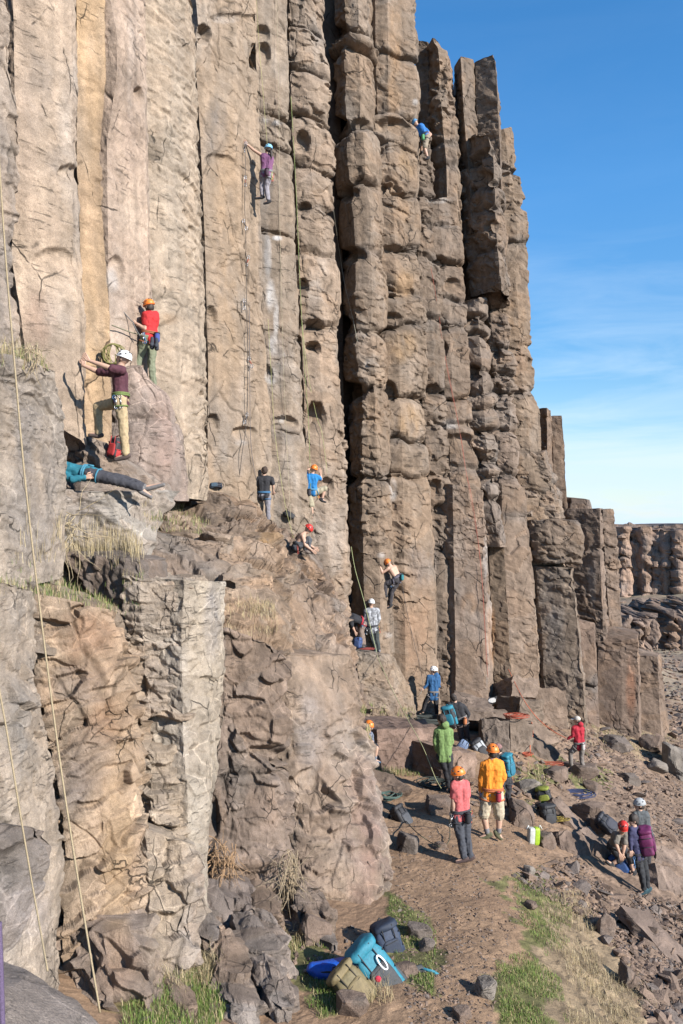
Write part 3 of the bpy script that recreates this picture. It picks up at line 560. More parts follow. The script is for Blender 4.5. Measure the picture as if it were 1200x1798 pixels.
col_( [(1117, 1150, 33.4), (1119, 1300, 32.7)], [(1158, 1148, 34.1), (1163, 1200, 33.9), (1177, 1300, 33.4)], (.29, .215, .16), [(.45, .55)], seed=34, amp=(.10, .06, .015), cell=(.7, .2), joints=[1185], bul=.1, capz=.3)
rock('rock', cliff, [(1003, 874, 33.6), (1002, 894, 33.5)], [(1036, 878, 34.0), (1041, 894, 34.0)], (.25, .19, .15), [(.5, .4)], back=1.0, seed=35, amp=(.08, .04, .012), cell=(.4, .15), capz=.1)
# rock mass behind the columns, closing the cracks
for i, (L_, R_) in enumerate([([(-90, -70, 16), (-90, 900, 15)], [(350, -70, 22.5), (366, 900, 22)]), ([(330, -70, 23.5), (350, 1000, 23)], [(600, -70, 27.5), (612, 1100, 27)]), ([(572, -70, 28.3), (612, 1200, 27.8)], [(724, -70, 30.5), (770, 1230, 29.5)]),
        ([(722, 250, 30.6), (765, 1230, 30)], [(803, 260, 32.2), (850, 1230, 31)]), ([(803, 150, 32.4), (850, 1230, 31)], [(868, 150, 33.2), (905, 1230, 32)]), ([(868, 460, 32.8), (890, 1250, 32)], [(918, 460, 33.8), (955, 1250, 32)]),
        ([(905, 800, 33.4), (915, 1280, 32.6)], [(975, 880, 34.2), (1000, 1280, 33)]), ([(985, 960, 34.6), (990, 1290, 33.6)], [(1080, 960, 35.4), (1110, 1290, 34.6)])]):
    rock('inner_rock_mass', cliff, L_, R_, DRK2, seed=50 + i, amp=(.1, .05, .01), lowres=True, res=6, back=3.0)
# ------------------------------------------------------------ lower outcrops in front of the cliff
for s in [(290, 1480, 46, 230, (.58, .47, .34), .75, 8, 12), (215, 1440, 34, 170, (.56, .40, .25), .7, 7, 12), (150, 1110, 60, 45, (.45, .27, .16), .7, 7, 12), (140, 1200, 50, 40, (.30, .25, .22), .6, 7, 12), (190, 1260, 45, 45, (.48, .30, .18), .7, 7, 12), (120, 1380, 40, 60, (.34, .30, .27), .6, 7, 12), (270, 1200, 40, 60, (.40, .32, .25), .5, 8, 12), (640, 1440, 40, 120, (.38, .26, .22), .6, 10, 17), (560, 1480, 40, 90, (.44, .33, .25), .6, 10, 17), (355, 1200, 34, 200, (.57, .485, .37), .8, 8, 13), (300, 1500, 40, 140, (.50, .40, .29), .6, 8, 13), (205, 1500, 30, 200, (.50, .36, .22), .7, 7, 12), (230, 1250, 28, 150, (.52, .38, .25), .6, 7, 12), (345, 1420, 20, 90, (.60, .54, .44), .6, 8, 13),
          (160, 1150, 50, 60, (.38, .24, .15), .6, 7, 12), (150, 1330, 60, 70, (.36, .28, .22), .5, 7, 12), (30, 1200, 40, 200, (.33, .31, .28), .6, 6, 11), (200, 1690, 40, 60, (.42, .29, .21), .5, 7, 12), (375, 1090, 18, 70, (.36, .34, .33), .7, 8, 13), (40, 1600, 50, 60, (.50, .44, .40), .6, 5, 11),
          (600, 1350, 60, 160, (.38, .28, .205), .6, 10, 17), (470, 1420, 40, 40, (.40, .28, .20), .5, 10, 17), (545, 1280, 30, 80, (.33, .30, .28), .6, 10, 17), (290, 760, 30, 80, (.44, .31, .25), .6, 13, 17), (470, 950, 14, 20, (.52, .32, .14), .8, 14, 24), (520, 1080, 30, 45, (.40, .27, .17), .6, 13, 20), (60, 830, 60, 200, (.33, .31, .29), .55, 6, 12), (640, 1540, 30, 60, (.42, .27, .20), .6, 10, 17)]:
    SPOTS.append(s)
outcrop = empty('rock_outcrop', (-1.5, 10.5, -5.5), 'broken lower outcrop of layered brown and grey rock below the columns', 'rock outcrop', kind='structure')
RB = 'rock_block'
G1 = (.50, .42, .33); G2 = (.53, .44, .34); R1 = (.49, .36, .245); B1 = (.29, .21, .145); B2 = (.235, .18, .135)
def ob(L_, R_, col, *a, **k):
    k.setdefault('back', 2.5); k.setdefault('jag', .3); k.setdefault('res', 1.75); k.setdefault('mat', M_ROCK2); k.setdefault('rnd', .012); return rock(k.pop('name', RB), outcrop, L_, R_, col, *a, **k)
# left grey wall under the pale columns
ob([(-90, 600, 8.6), (-90, 1060, 8.0)], [(98, 655, 10.8), (119, 760, 11.0), (118, 880, 10.9), (113, 1010, 10.6)], G1, [(.5, .1), (.9, .12)], seed=60, jag=0.12, amp=(0.1, 0.05, .012), cell=(.8, .2), flat=(1, 1, .5), col2=(.45, .38, .30), col3=(.34, .30, .26), lam=.03, crack=.07)
ob([(-90, 1435, 6.9), (-90, 1760, 6.6)], [(85, 1455, 8.0), (95, 1480, 8.0), (70, 1560, 7.9), (20, 1660, 7.6), (-20, 1760, 7.3)], (.33, .28, .24), seed=61, jag=0.1, amp=(0.1, 0.05, .01), cell=(.6, .2), lam=.03, back=1.0, joints=[1520], bul=.15)
ob([(-90, 1005, 7.6), (-90, 1850, 6.6)], [(62, 1040, 9.3), (62, 1180, 9.2), (74, 1260, 9.1), (104, 1420, 8.9), (111, 1520, 8.8), (104, 1650, 8.6), (111, 1850, 8.2)], G1, [(.6, .15)], seed=62, jag=0.15, amp=(0.12, 0.05, .012), cell=(.9, .22), col2=G2, col3=(.36, .31, .26), lam=.03)
ob([(64, 1045, 9.45), (64, 1180, 9.3), (78, 1260, 9.2), (108, 1420, 9.0), (115, 1520, 8.9), (108, 1650, 8.7), (115, 1850, 8.3)], [(205, 1075, 10.4), (232, 1150, 10.3), (248, 1230, 10.2), (243, 1300, 10.1), (255, 1450, 9.9), (268, 1560, 9.7), (245, 1700, 9.4), (235, 1850, 9.0)], R1, [(.35, .22), (.8, .25)], seed=63, jag=0.4,
   amp=(0.1, 0.07, .013), cell=(.55, .2), flat=(1.3, 1.3, .6), col2=(.44, .34, .24), col3=(.33, .26, .21), lam=.02, splitc=.3, dip=-.3)
ob([(108, 972, 11.5), (150, 1030, 11.3), (216, 1130, 10.9)], [(245, 985, 11.1), (252, 1060, 10.9), (245, 1150, 10.8)], (.27, .225, .19), seed=64, amp=(.08, .07, .014), cell=(.4, .13), flat=(.5, .5, 2), lam=.03, capz=.1, back=.7)
ob([(214, 1010, 11.0), (222, 1130, 10.8), (232, 1290, 10.5), (246, 1500, 10.1), (250, 1850, 9.4)], [(330, 1022, 11.0), (322, 1100, 10.9), (326, 1300, 10.7), (332, 1500, 10.2), (332, 1850, 9.5)], G2, [(.3, .1), (.7, .05)], back=1.3, seed=65, jag=0.45, amp=(0.09, 0.06, .013), cell=(.55, .2), flat=(1.4, 1.4, .5), col2=(.44, .36, .28), col3=(.31, .26, .22), lam=.09,
   scoops=[(285, 1290, 40, 30, .35), (250, 1210, 12, 22, .3), (300, 1160, 20, 26, .15)], splitc=.25)
ob([(324, 1018, 10.9), (319, 1130, 10.8), (322, 1290, 10.6), (330, 1400, 10.4), (334, 1560, 10.1), (338, 1850, 9.6)], [(396, 1022, 11.8), (397, 1150, 11.7), (388, 1300, 11.5), (373, 1420, 11.2), (363, 1500, 11.0), (362, 1600, 10.7), (345, 1700, 10.3), (342, 1850, 9.9)], (.52, .45, .35), [(.45, .12)], back=1.3, seed=66, jag=0.08,
   amp=(0.05, 0.04, .014), cell=(1.1, .2), col2=(.48, .41, .32), col3=(.38, .34, .30))
ob([(255, 1455, 9.7), (262, 1560, 9.4), (262, 1680, 9.0), (270, 1850, 8.6)], [(345, 1480, 10.3), (352, 1560, 10.1), (335, 1680, 9.7), (325, 1850, 9.2)], (.55, .45, .34), [(.4, .3), (.7, .3)], seed=67, jag=0.25, amp=(0.13, 0.08, .013), cell=(.6, .2), col2=(.42, .35, .28), col3=(.35, .30, .26), lam=.04, capz=.3, splitc=.25)
ob([(180, 1640, 8.6), (190, 1700, 8.4), (200, 1850, 8.0)], [(262, 1600, 9.3), (275, 1700, 9.0), (285, 1850, 8.6)], (.40, .31, .24), [(.5, .3)], seed=68, amp=(.2, .10, .013), cell=(.45, .18), capz=.3, lam=.04, dip=.8)
ob([(-90, 985, 8.6), (-90, 1120, 8.2)], [(110, 1030, 10.4), (238, 1075, 11.2), (245, 1180, 10.9)], (.36, .29, .22), [(.5, .1)], seed=85, jag=.3, amp=(.12, .07, .012), cell=(.5, .2), back=3.4, capz=.75, lam=.03)
ob([(-90, 955, 10.4), (-90, 1150, 10.0)], [(112, 975, 11.8), (252, 1000, 12.9), (258, 1160, 12.2)], (.34, .28, .21), [(.5, .1)], seed=86, jag=.3, amp=(.14, .08, .012), cell=(.5, .2), back=2.6, capz=.5, lam=.03)
# tops and terraces
ob([(245, 928, 13.6), (248, 1020, 12.4)], [(388, 955, 14.6), (397, 1030, 12.9)], (.34, .26, .19), seed=69, amp=(.16, .10, .014), cell=(.45, .17), flat=(1.4, 1.4, .45), lam=.10, col2=(.30, .24, .19), capz=.2, splitc=.3)
ob([(112, 862, 12.0), (115, 990, 11.5)], [(318, 862, 13.8), (290, 900, 13.5), (262, 1005, 12.6)], (.38, .34, .29), [(.5, .15)], seed=70, jag=0.3, amp=(0.12, 0.08, .014), cell=(.5, .2), flat=(1.2, 1.2, .6), lam=.05, col2=(.46, .42, .36), col3=(.30, .25, .21), back=2.8)
ob([(200, 655, 15.2), (192, 760, 14.9), (190, 880, 14.5)], [(246, 640, 15.7), (272, 668, 15.8), (300, 690, 15.8), (326, 740, 15.8), (332, 880, 15.4)], (.41, .32, .26), [(.3, .25), (.75, .3)], seed=71, jag=0.12, amp=(0.13, 0.05, .012), cell=(.7, .22), col2=(.43, .34, .28), col3=(.34, .30, .26), joints=[735], bul=.1, rnd=.12, back=1.8, capz=.2)
ob([(152, 768, 13.8), (148, 800, 13.5), (145, 890, 13.2)], [(196, 790, 14.2), (235, 815, 14.4), (300, 850, 14.6), (310, 890, 14.5)], (.37, .30, .24), [(.5, .2)], seed=72, amp=(.13, .08, .012), cell=(.45, .18), lam=.05, back=1.6, capz=.3)
ob([(300, 860, 19.0), (296, 900, 17.5), (288, 960, 15.4)], [(400, 872, 20.8), (482, 914, 21.4), (484, 960, 19.2), (470, 1030, 16.5)], B1, [(.5, .5)], seed=73, jag=0.75, amp=(0.28, 0.13, .016), cell=(.6, .22), flat=(1.5, 1.5, .4), lam=.12, col2=B2, col3=(.38, .28, .18), capz=.3, splitc=.35)
ob([(388, 940, 15.4), (392, 1030, 14.2), (396, 1140, 13.0)], [(500, 950, 20.5), (520, 1000, 18.0), (525, 1150, 14.8)], (.31, .23, .16), [(.4, .4), (.7, .3)], seed=74, jag=0.6, amp=(0.26, 0.12, .016), cell=(.6, .22), flat=(1.5, 1.5, .45), lam=.10, col2=(.38, .29, .21), col3=(.28, .24, .2), capz=.3, splitc=.3)
ob([(482, 1034, 16.0), (480, 1150, 14.6)], [(552, 1018, 17.4), (556, 1150, 15.6)], (.38, .28, .20), [(.1, .1), (.9, .1)], seed=75, jag=0.1, amp=(.08, .06, .013), cell=(.8, .2), scoops=[(505, 1065, 7, 26, .12)], capz=.1)
ob([(480, 924, 21.4), (505, 978, 20.4), (512, 1040, 18.5)], [(545, 970, 22.2), (560, 984, 22.2), (582, 1014, 22.0), (602, 1072, 21.4)], (.28, .205, .15), [(.5, .4)], seed=76, jag=0.75, amp=(.26, .13, .016), cell=(.55, .2), flat=(1.5, 1.5, .4), lam=.12, capz=.3, splitc=.35, dip=.35)
ob([(552, 1040, 18.6), (555, 1120, 17.0), (556, 1220, 15.0)], [(594, 1066, 22.6), (610, 1150, 20.0), (640, 1250, 17.2)], (.33, .245, .18), [(.4, .4), (.7, .3)], seed=77, jag=0.5, amp=(0.24, 0.11, .016), cell=(.6, .22), flat=(1.3, 1.3, .5), lam=.06, col2=(.40, .30, .22), capz=.3, splitc=.3)
ob([(624, 1142, 24.3), (630, 1200, 23.8), (636, 1290, 23.0)], [(692, 1150, 25.3), (722, 1205, 25.0), (745, 1290, 24.6)], (.36, .28, .20), [(.5, .4)], seed=78, jag=0.3, amp=(.14, .08, .014), cell=(.6, .2), lam=.10, col2=(.33, .26, .2), capz=.1, back=1.8)
# dark block and the pinkish rounded buttress
ob([(396, 1105, 12.6), (388, 1200, 12.4), (381, 1330, 12.1), (366, 1420, 11.9), (363, 1500, 11.7), (380, 1640, 11.4)], [(497, 1145, 13.6), (503, 1200, 13.4), (518, 1330, 13.0), (521, 1480, 12.6), (516, 1640, 12.0)], (.29, .225, .175), [(.3, .18), (.55, .36), (.8, .3)], seed=79, jag=0.3,
   amp=(0.17, 0.075, .014), cell=(.7, .22), col2=(.29, .225, .18), col3=(.36, .28, .23), lam=.04, joints=[1345], bul=.14, scoops=[(372, 1440, 14, 50, .4), (470, 1330, 50, 18, .2)], splitc=.25)
ob([(494, 1140, 14.2), (512, 1250, 14.0), (518, 1340, 13.8), (514, 1420, 13.6)], [(516, 1140, 14.8), (536, 1250, 14.4), (530, 1420, 14.0)], B2, seed=80, amp=(.1, .06, .01), lowres=True)
ob([(506, 1148, 13.9), (519, 1210, 13.5), (523, 1330, 13.1), (525, 1500, 12.5), (518, 1700, 11.8)], [(550, 1150, 16.2), (576, 1180, 16.6), (594, 1255, 16.3), (612, 1340, 15.6), (636, 1410, 15.0), (665, 1490, 14.4), (672, 1590, 13.4), (664, 1700, 12.6)], (.39, .295, .215), [(.22, .5), (.5, .9), (.8, .6)], seed=81, jag=0.22,
   amp=(0.24, 0.09, .014), cell=(.75, .24), flat=(1, 1, .7), col2=(.36, .28, .21), col3=(.33, .29, .25), lam=.04, splitc=.25, rnd=.2, capz=.5, back=3.2)
ob([(575, 1500, 12.9), (585, 1580, 12.5), (590, 1720, 11.8)], [(676, 1470, 14.1), (690, 1560, 13.6), (684, 1720, 12.6)], (.37, .28, .22), [(.5, .5)], seed=82, jag=0.5, amp=(0.22, 0.1, .014), cell=(.5, .2), capz=.5, lam=.05, dip=1.2, splitc=.3)
# rubble at the foot
ob([(362, 1560, 11.0), (350, 1640, 10.4), (345, 1790, 9.4)], [(520, 1590, 11.9), (560, 1650, 11.4), (540, 1790, 10.2)], (.33, .27, .23), [(.5, .5)], seed=83, jag=0.5, amp=(0.4, 0.16, .014), cell=(.6, .24), capz=.5, lam=.04, splitc=.35, flat=(1, 1, .8))
# the boulder the photographer stands on
ob([(-140, 1760, 2.9), (-140, 2300, 2.6)], [(60, 1706, 3.7), (190, 1775, 3.6), (215, 1850, 3.4), (240, 2300, 3.0)], (.42, .355, .30), [(.5, .12)], seed=84, jag=0.0, amp=(.03, .02, .006), cell=(.5, .12), col2=(.37, .32, .275), col3=(.30, .26, .23), name='boulder', back=1.1, res=5, rnd=.06)
# ------------------------------------------------------------ ground
CTRL_T = [(-40, -4.6, 1.0), (3, -5.0, .4), (6, -5.35, .6), (9, -5.78, 1.0), (12, -6.1, 1.5), (14.4, -6.32, 2.0), (18, -6.45, 2.7), (22, -6.6, 3.3), (26, -6.85, 4.2), (30, -7.5, 7.0), (34, -8.6, 10.5), (40, -10.2, 16.0), (60, -10.6, 20), (400, -10.6, 20)]
_cy = [c[0] for c in CTRL_T]
def terr0(X, Y):
    X = np.asarray(X, float); Y = np.asarray(Y, float)
    z = np.interp(Y, _cy, [c[1] for c in CTRL_T]); xt = np.interp(Y, _cy, [c[2] for c in CTRL_T])
    r = X - xt - .7; sl = np.interp(Y, [8, 14, 26, 34], [.50, .47, .46, .30])
    soft = .5 * (r + np.sqrt(r * r + .5)) - .5 * (-.7 + np.sqrt(.49 + .5)) * 0
    z = z - sl * (soft - .15)
    l = xt - 1.6 - X; z = z + .28 * .5 * (l + np.sqrt(l * l + .3))
    z = z + .0136 * np.clip(Y, 0, 60)
    far = np.clip((Y - 34) / 10, 0, 1); z = np.maximum(z, -10.6 - .6 * np.clip(X / 60, 0, 1)) if True else z
    rise = np.clip((Y - 70) / 30, 0, 1); z = z + 3.2 * rise * rise - 14 * np.clip((Y - 115) / 60, 0, 1) + np.clip((X - 22) / 40, 0, 1) * 4 * np.clip((Y - 30) / 20, 0, 1) * np.clip((140 - Y) / 40, 0, 1)
    return z
def terr(X, Y):
    X = np.atleast_1d(np.asarray(X, float)); Y = np.atleast_1d(np.asarray(Y, float)); z = terr0(X, Y)
    P = np.stack([X, Y, 0 * X], 1)
    a = np.clip((Y - 36) / 20, 0, 1)
    z = z + .06 * fbm(P * .9, 901, 3) + .016 * fbm(P * 4, 905, 3) + a * (1.1 * fbm(P * .09, 909, 4) + .3 * fbm(P * .4, 915, 3))
    return z
_DS = np.concatenate([np.arange(4, 40, .25), np.arange(40, 160, 1.0)])
def ground_many(x, y):
    """depth at which the sight lines through these picture points meet the ground"""
    x = np.asarray(x, float); y = np.asarray(y, float)
    Zr = (CY - y)[:, None] * _DS / F; Zt = terr0((x - CX)[:, None] * _DS / F, np.broadcast_to(_DS, Zr.shape))
    hit = Zr < Zt; k = np.where(hit.any(1), hit.argmax(1), len(_DS) - 1)
    hi = _DS[k] + .5; lo = np.maximum(_DS[np.maximum(k - 1, 0)] - .5, 1)
    for _ in range(14):
        m = (lo + hi) / 2; below = (CY - y) * m / F < terr((x - CX) * m / F, m); hi = np.where(below, m, hi); lo = np.where(below, lo, m)
    return hi
def ground_px(x, y): return float(ground_many([x], [y])[0])
def gpt(x, y):
    d = ground_px(x, y); return W(x, y, d)

def in_poly(x, y, poly):
    c = np.zeros(np.shape(x), bool); n = len(poly)
    for i in range(n):
        x0, y0 = poly[i]; x1, y1 = poly[(i + 1) % n]
        m = ((y0 > y) != (y1 > y)) & (x < (x1 - x0) * (y - y0) / ((y1 - y0) or 1e-9) + x0); c ^= m
    return c
GREEN = [[(870, 1540), (960, 1530), (1010, 1600), (1040, 1700), (1030, 1798), (880, 1798), (860, 1720), (920, 1660), (900, 1600)], [(680, 1560), (730, 1600), (770, 1640), (760, 1760), (690, 1700), (670, 1630)], [(480, 1660), (560, 1640), (640, 1760), (560, 1790), (500, 1720)],
         [(220, 1760), (300, 1720), (380, 1700), (400, 1790), (230, 1810)], [(650, 1345), (770, 1345), (765, 1330), (650, 1325)], [(1060, 1280), (1150, 1290), (1130, 1320), (1060, 1310)], [(900, 1360), (960, 1330), (985, 1360), (930, 1400)], [(640, 1250), (720, 1250), (720, 1275), (650, 1275)], [(1010, 1330), (1060, 1350), (1050, 1390), (1000, 1370)]]
STRAW = [[(940, 1590), (1010, 1560), (1060, 1640), (1130, 1740), (1150, 1810), (980, 1810), (940, 1700)], [(1030, 1255), (1130, 1265), (1190, 1290), (1180, 1340), (1100, 1330), (1040, 1300)]]
def sheet(x0, x1, y0, y1, step, hole=None):
    X, Y = np.meshgrid(np.arange(x0, x1 + step * .5, step), np.arange(y0, y1 + step * .5, step)); return X, Y
def ground_tone(X, Y, Z):
    P = np.stack([X, Y, Z], 1); n1 = np.clip(.5 + fbm(P * .8, 921, 4), 0, 1)[:, None]; n2 = np.clip(.5 + fbm(P * 5, 925, 3), 0, 1)[:, None]
    T = np.array([.34, .225, .14]) * (1 - n1) + np.array([.28, .18, .112]) * n1
    xt = np.interp(Y, _cy, [c[2] for c in CTRL_T]); k = np.clip((X - xt - 1.6) / 1.4 + .4 * fbm(P * 1.2, 931, 2), 0, 1)[:, None]
    T = T * (1 - k) + k * (np.array([.25, .175, .125]) * (.75 + .5 * n2))
    px, py = PX(np.stack([X, np.maximum(Y, .5), Z], 1))
    jx = px + 30 * vn(P * 1.6, 935) + 14 * vn(P * 6, 936); jy = py + 26 * vn(P * 1.6, 937) + 12 * vn(P * 6, 938)
    for p in GREEN:
        m = in_poly(jx, jy, p) & (Y > 3); T[m] = np.array([.17, .16, .065]) * (.7 + .6 * n2[m])
    for p in STRAW:
        m = in_poly(jx, jy, p) & (Y > 3); T[m] = np.array([.29, .215, .135]) * (.7 + .6 * n2[m])
    f = np.clip((Y - 38) / 14, 0, 1)[:, None]; g = np.clip(.4 + 1.4 * fbm(P * .35, 941, 4), 0, 1)[:, None]
    T = T * (1 - f) + f * (np.array([.26, .195, .15]) * (1 - g) + np.array([.36, .30, .21]) * g)
    return T * (.86 + .28 * n2)
def ground_mesh(name, X, Y, drop=0.0, parent=None):
    sh = X.shape; x, y = X.ravel(), Y.ravel(); z = terr(x, y)
    P = np.stack([x, y, 0 * x], 1)
    if (X[0, 1] - X[0, 0]) < .1:
        xt = np.interp(y, _cy, [c[2] for c in CTRL_T]); k = np.clip((x - xt - 1.2) / 1.2, 0, 1)
        g, r, d = cells(P * 7.0, 951); g2, r2, d2 = cells(P * 16.0, 952)
        z = z + (.02 + .075 * k) * (r[0] - .5 + d[:, 0] * (r[1] - .5) + d[:, 1] * (r[2] - .5)) * np.clip(.5 + .8 * vn(P * 1.1, 953), .12, 1) + .014 * (r2[0] - .5)
    z = z - drop; i = np.arange(len(x)).reshape(sh)
    Q = np.stack([i[:-1, :-1], i[:-1, 1:], i[1:, 1:], i[1:, :-1]], -1).reshape(-1, 4)
    o = mesh_np(name, np.stack([x, y, z], 1), Q, M_DIRT, parent, ground_tone(x, y, z), smooth=False)
    return o
gy = np.concatenate([np.arange(-40, 4, 2.0), np.arange(4, 28, .06), np.arange(28, 44, .14), np.arange(44, 130, .7), np.linspace(130, 900, 30)])
gx = np.concatenate([np.linspace(-700, -8, 26)[:-1], np.arange(-8, -2, .25), np.arange(-2, 14, .06), np.arange(14, 24, .18), np.arange(24, 90, .8), np.linspace(90, 900, 20)])
def ground_all():
    X, Y = np.meshgrid(gx, gy); sh = X.shape; x, y = X.ravel(), Y.ravel(); z = terr(x, y); P = np.stack([x, y, 0 * x], 1)
    xt = np.interp(y, _cy, [c[2] for c in CTRL_T]); k = np.clip((x - xt - 1.2) / 1.2, 0, 1); near = (y < 44)
    g, r, d = cells(P * 6.0, 951); g2, r2, d2 = cells(P * 14.0, 952)
    z = z + near * ((.009 + .07 * k) * (r[0] - .5 + d[:, 0] * (r[1] - .5) + d[:, 1] * (r[2] - .5)) * np.clip(.5 + .8 * vn(P * 1.1, 953), .12, 1) + .014 * (r2[0] - .5))
    i = np.arange(len(x)).reshape(sh); Q = np.stack([i[:-1, :-1], i[:-1, 1:], i[1:, 1:], i[1:, :-1]], -1).reshape(-1, 4)
    V = np.stack([x, y, z], 1)
    o = mesh_np('ground', V, Q, M_DIRT, None, ground_tone(x, y, z))
    return tag(o, 'brown dirt trail and stony slope at the foot of the cliff', 'ground', kind='structure')
ground_all()

# ------------------------------------------------------------ far canyon wall
far = empty('far_cliff', (40, 95, -8), 'distant canyon wall of dark basalt columns under a flat rim', 'far cliff', kind='structure')
rngf = np.random.default_rng(5)
x = 1040.0; i = 0
while x < 1420:
    wd = rngf.uniform(10, 22); t0 = 928 + rngf.uniform(-3, 5); b0 = 1045 + 14 * math.sin(x * .021) + rngf.uniform(-6, 10); d0 = 92 + rngf.uniform(-.7, .7) - (x - 1080) * .02
    rock(BC, far, [(x, t0, d0), (x + 3, b0 + 25, d0 - .5)], [(x + wd + 2.5, t0 + 1, d0 + .4), (x + wd + 5.5, b0 + 25, d0)], (.47, .335, .255), [(.3, .3), (.65, .35)], back=4, seed=300 + i, amp=(.5, .3, .05), cell=(2.2, .9), res=2.6, col2=(.40, .29, .22), joints=[t0 + rngf.uniform(25, 55), t0 + rngf.uniform(70, 95)], bul=.12, rnd=.15, jag=.4)
    x += wd; i += 1
rock('rim_rock', far, [(1030, 922, 94.5), (1030, 944, 92.5)], [(1440, 920, 92.5), (1440, 944, 90.5)], (.27, .20, .155), back=30, seed=340, amp=(.6, .35, .05), cell=(2.5, .9), res=2.5, lam=.2)
x = 1092.0; i = 0
while x < 1400:
    wd = rngf.uniform(9, 20); t0 = 1082 + rngf.uniform(-9, 12) - (x - 1092) * .05; d0 = 64 + rngf.uniform(-1, 1)
    rock(BC, far, [(x, t0, d0), (x + 2, t0 + rngf.uniform(40, 75), d0 - .8)], [(x + wd + 2, t0 + rngf.uniform(-3, 4), d0 + .4), (x + wd + 4, t0 + 70, d0 - .4)], (.36, .265, .205), [(.3, .3), (.65, .4)], back=5, seed=400 + i, amp=(.5, .35, .05), cell=(1.6, .6), res=2.6, col2=(.30, .225, .175), rnd=.2, jag=.6, capz=.6)
    x += wd * rngf.uniform(.9, 1.5); i += 1
# ------------------------------------------------------------ loose rocks
def boulder_mesh(name, seed, sub=4, planes=11, flat=1.0, noise=.05, tone=(.27, .20, .155), tv=.2):
    """chiselled stone of about unit size: a sphere cut by planes, then chipped"""
    import bmesh
    bm = bmesh.new(); bmesh.ops.create_icosphere(bm, subdivisions=sub, radius=1.0)
    bm.verts.ensure_lookup_table(); D = np.array([v.co[:] for v in bm.verts], np.float32); Fc = [[v.index for v in f.verts] for f in bm.faces]; bm.free()
    r = np.random.default_rng(seed); Nn = r.normal(size=(planes, 3)); Nn /= np.linalg.norm(Nn, axis=1, keepdims=True); hh = r.uniform(.62, 1.0, planes)
    Nn = np.concatenate([Nn, np.eye(3), -np.eye(3)]); hh = np.concatenate([hh, r.uniform(.75, .95, 6)])
    dt = D @ Nn.T; rad = np.min(np.where(dt > .05, hh[None] / np.maximum(dt, .05), 9), axis=1); V = D * rad[:, None]
    if noise:
        h2, c2 = chips(V * 2.2 + seed, seed); V = V + D * (noise * 1.4 * h2 + noise * .35 * fbm(V * 5, seed + 3, 3))[:, None]
        t = (1 + (c2 - .5) * tv)
    else: t = np.ones(len(V))
    t = t * (1 + .16 * fbm(V * 2.5 + seed * 3, seed + 4, 3)); T = np.array(tone)[None] * ALB * .9 * t[:, None]
    g = np.clip(-.1 + 1.3 * fbm(V * 1.2 + seed * 5, seed + 6, 3), 0, 1)[:, None]; T = T * (1 - g) + np.array([.165, .14, .12]) * g * t[:, None]
    me = bpy.data.meshes.new(name); V[:, 2] *= flat
    me.from_pydata(V.tolist(), [], Fc); a = me.attributes.new('tone', 'FLOAT_COLOR', 'POINT'); c = np.ones((len(V), 4), np.float32); c[:, :3] = T; a.data.foreach_set('color', c.ravel())
    me.materials.append(M_ROCK); return me
def boulder(x0, y0, x1, y1, label, seed, d=None, rot=(0, 0, 0), depth=1.0, sub=4, planes=10, tone=(.29, .215, .165), name='boulder', sunk=.12, group=None):
    """a stone whose outline fills the pixel box; it stands where its lower edge meets the ground"""
    cx = (x0 + x1) / 2
    d = d or ground_px(cx, y1 - (y1 - y0) * .12)
    rx = (x1 - x0) / 2 * d / F; rz = (y1 - y0) / 2 * d / F; ry = max(rx, rz) * .9 * depth
    me = boulder_mesh(name, seed, sub, planes, tone=tone)
    o = bpy.data.objects.new(name, me); COL.objects.link(o)
    E = Matrix.Rotation(rot[2], 4, 'Z') @ Matrix.Rotation(rot[0], 4, 'X') @ Matrix.Rotation(rot[1], 4, 'Y')
    V = np.array([v.co[:] for v in me.vertices]); R3 = np.array(E.to_3x3()); V = V @ R3.T
    ext = (V.max(0) - V.min(0)) / 2; V = (V - (V.max(0) + V.min(0)) / 2) / ext * np.array([rx, ry, rz])
    me.vertices.foreach_set('co', V.astype(np.float32).ravel()); me.update()
    c = W(cx, (y0 + y1) / 2, d + ry * .5); c[2] -= sunk * rz; o.location = c
    note(V + c)
    return tag(o, label, 'boulder', group or 'loose boulders below the cliff')
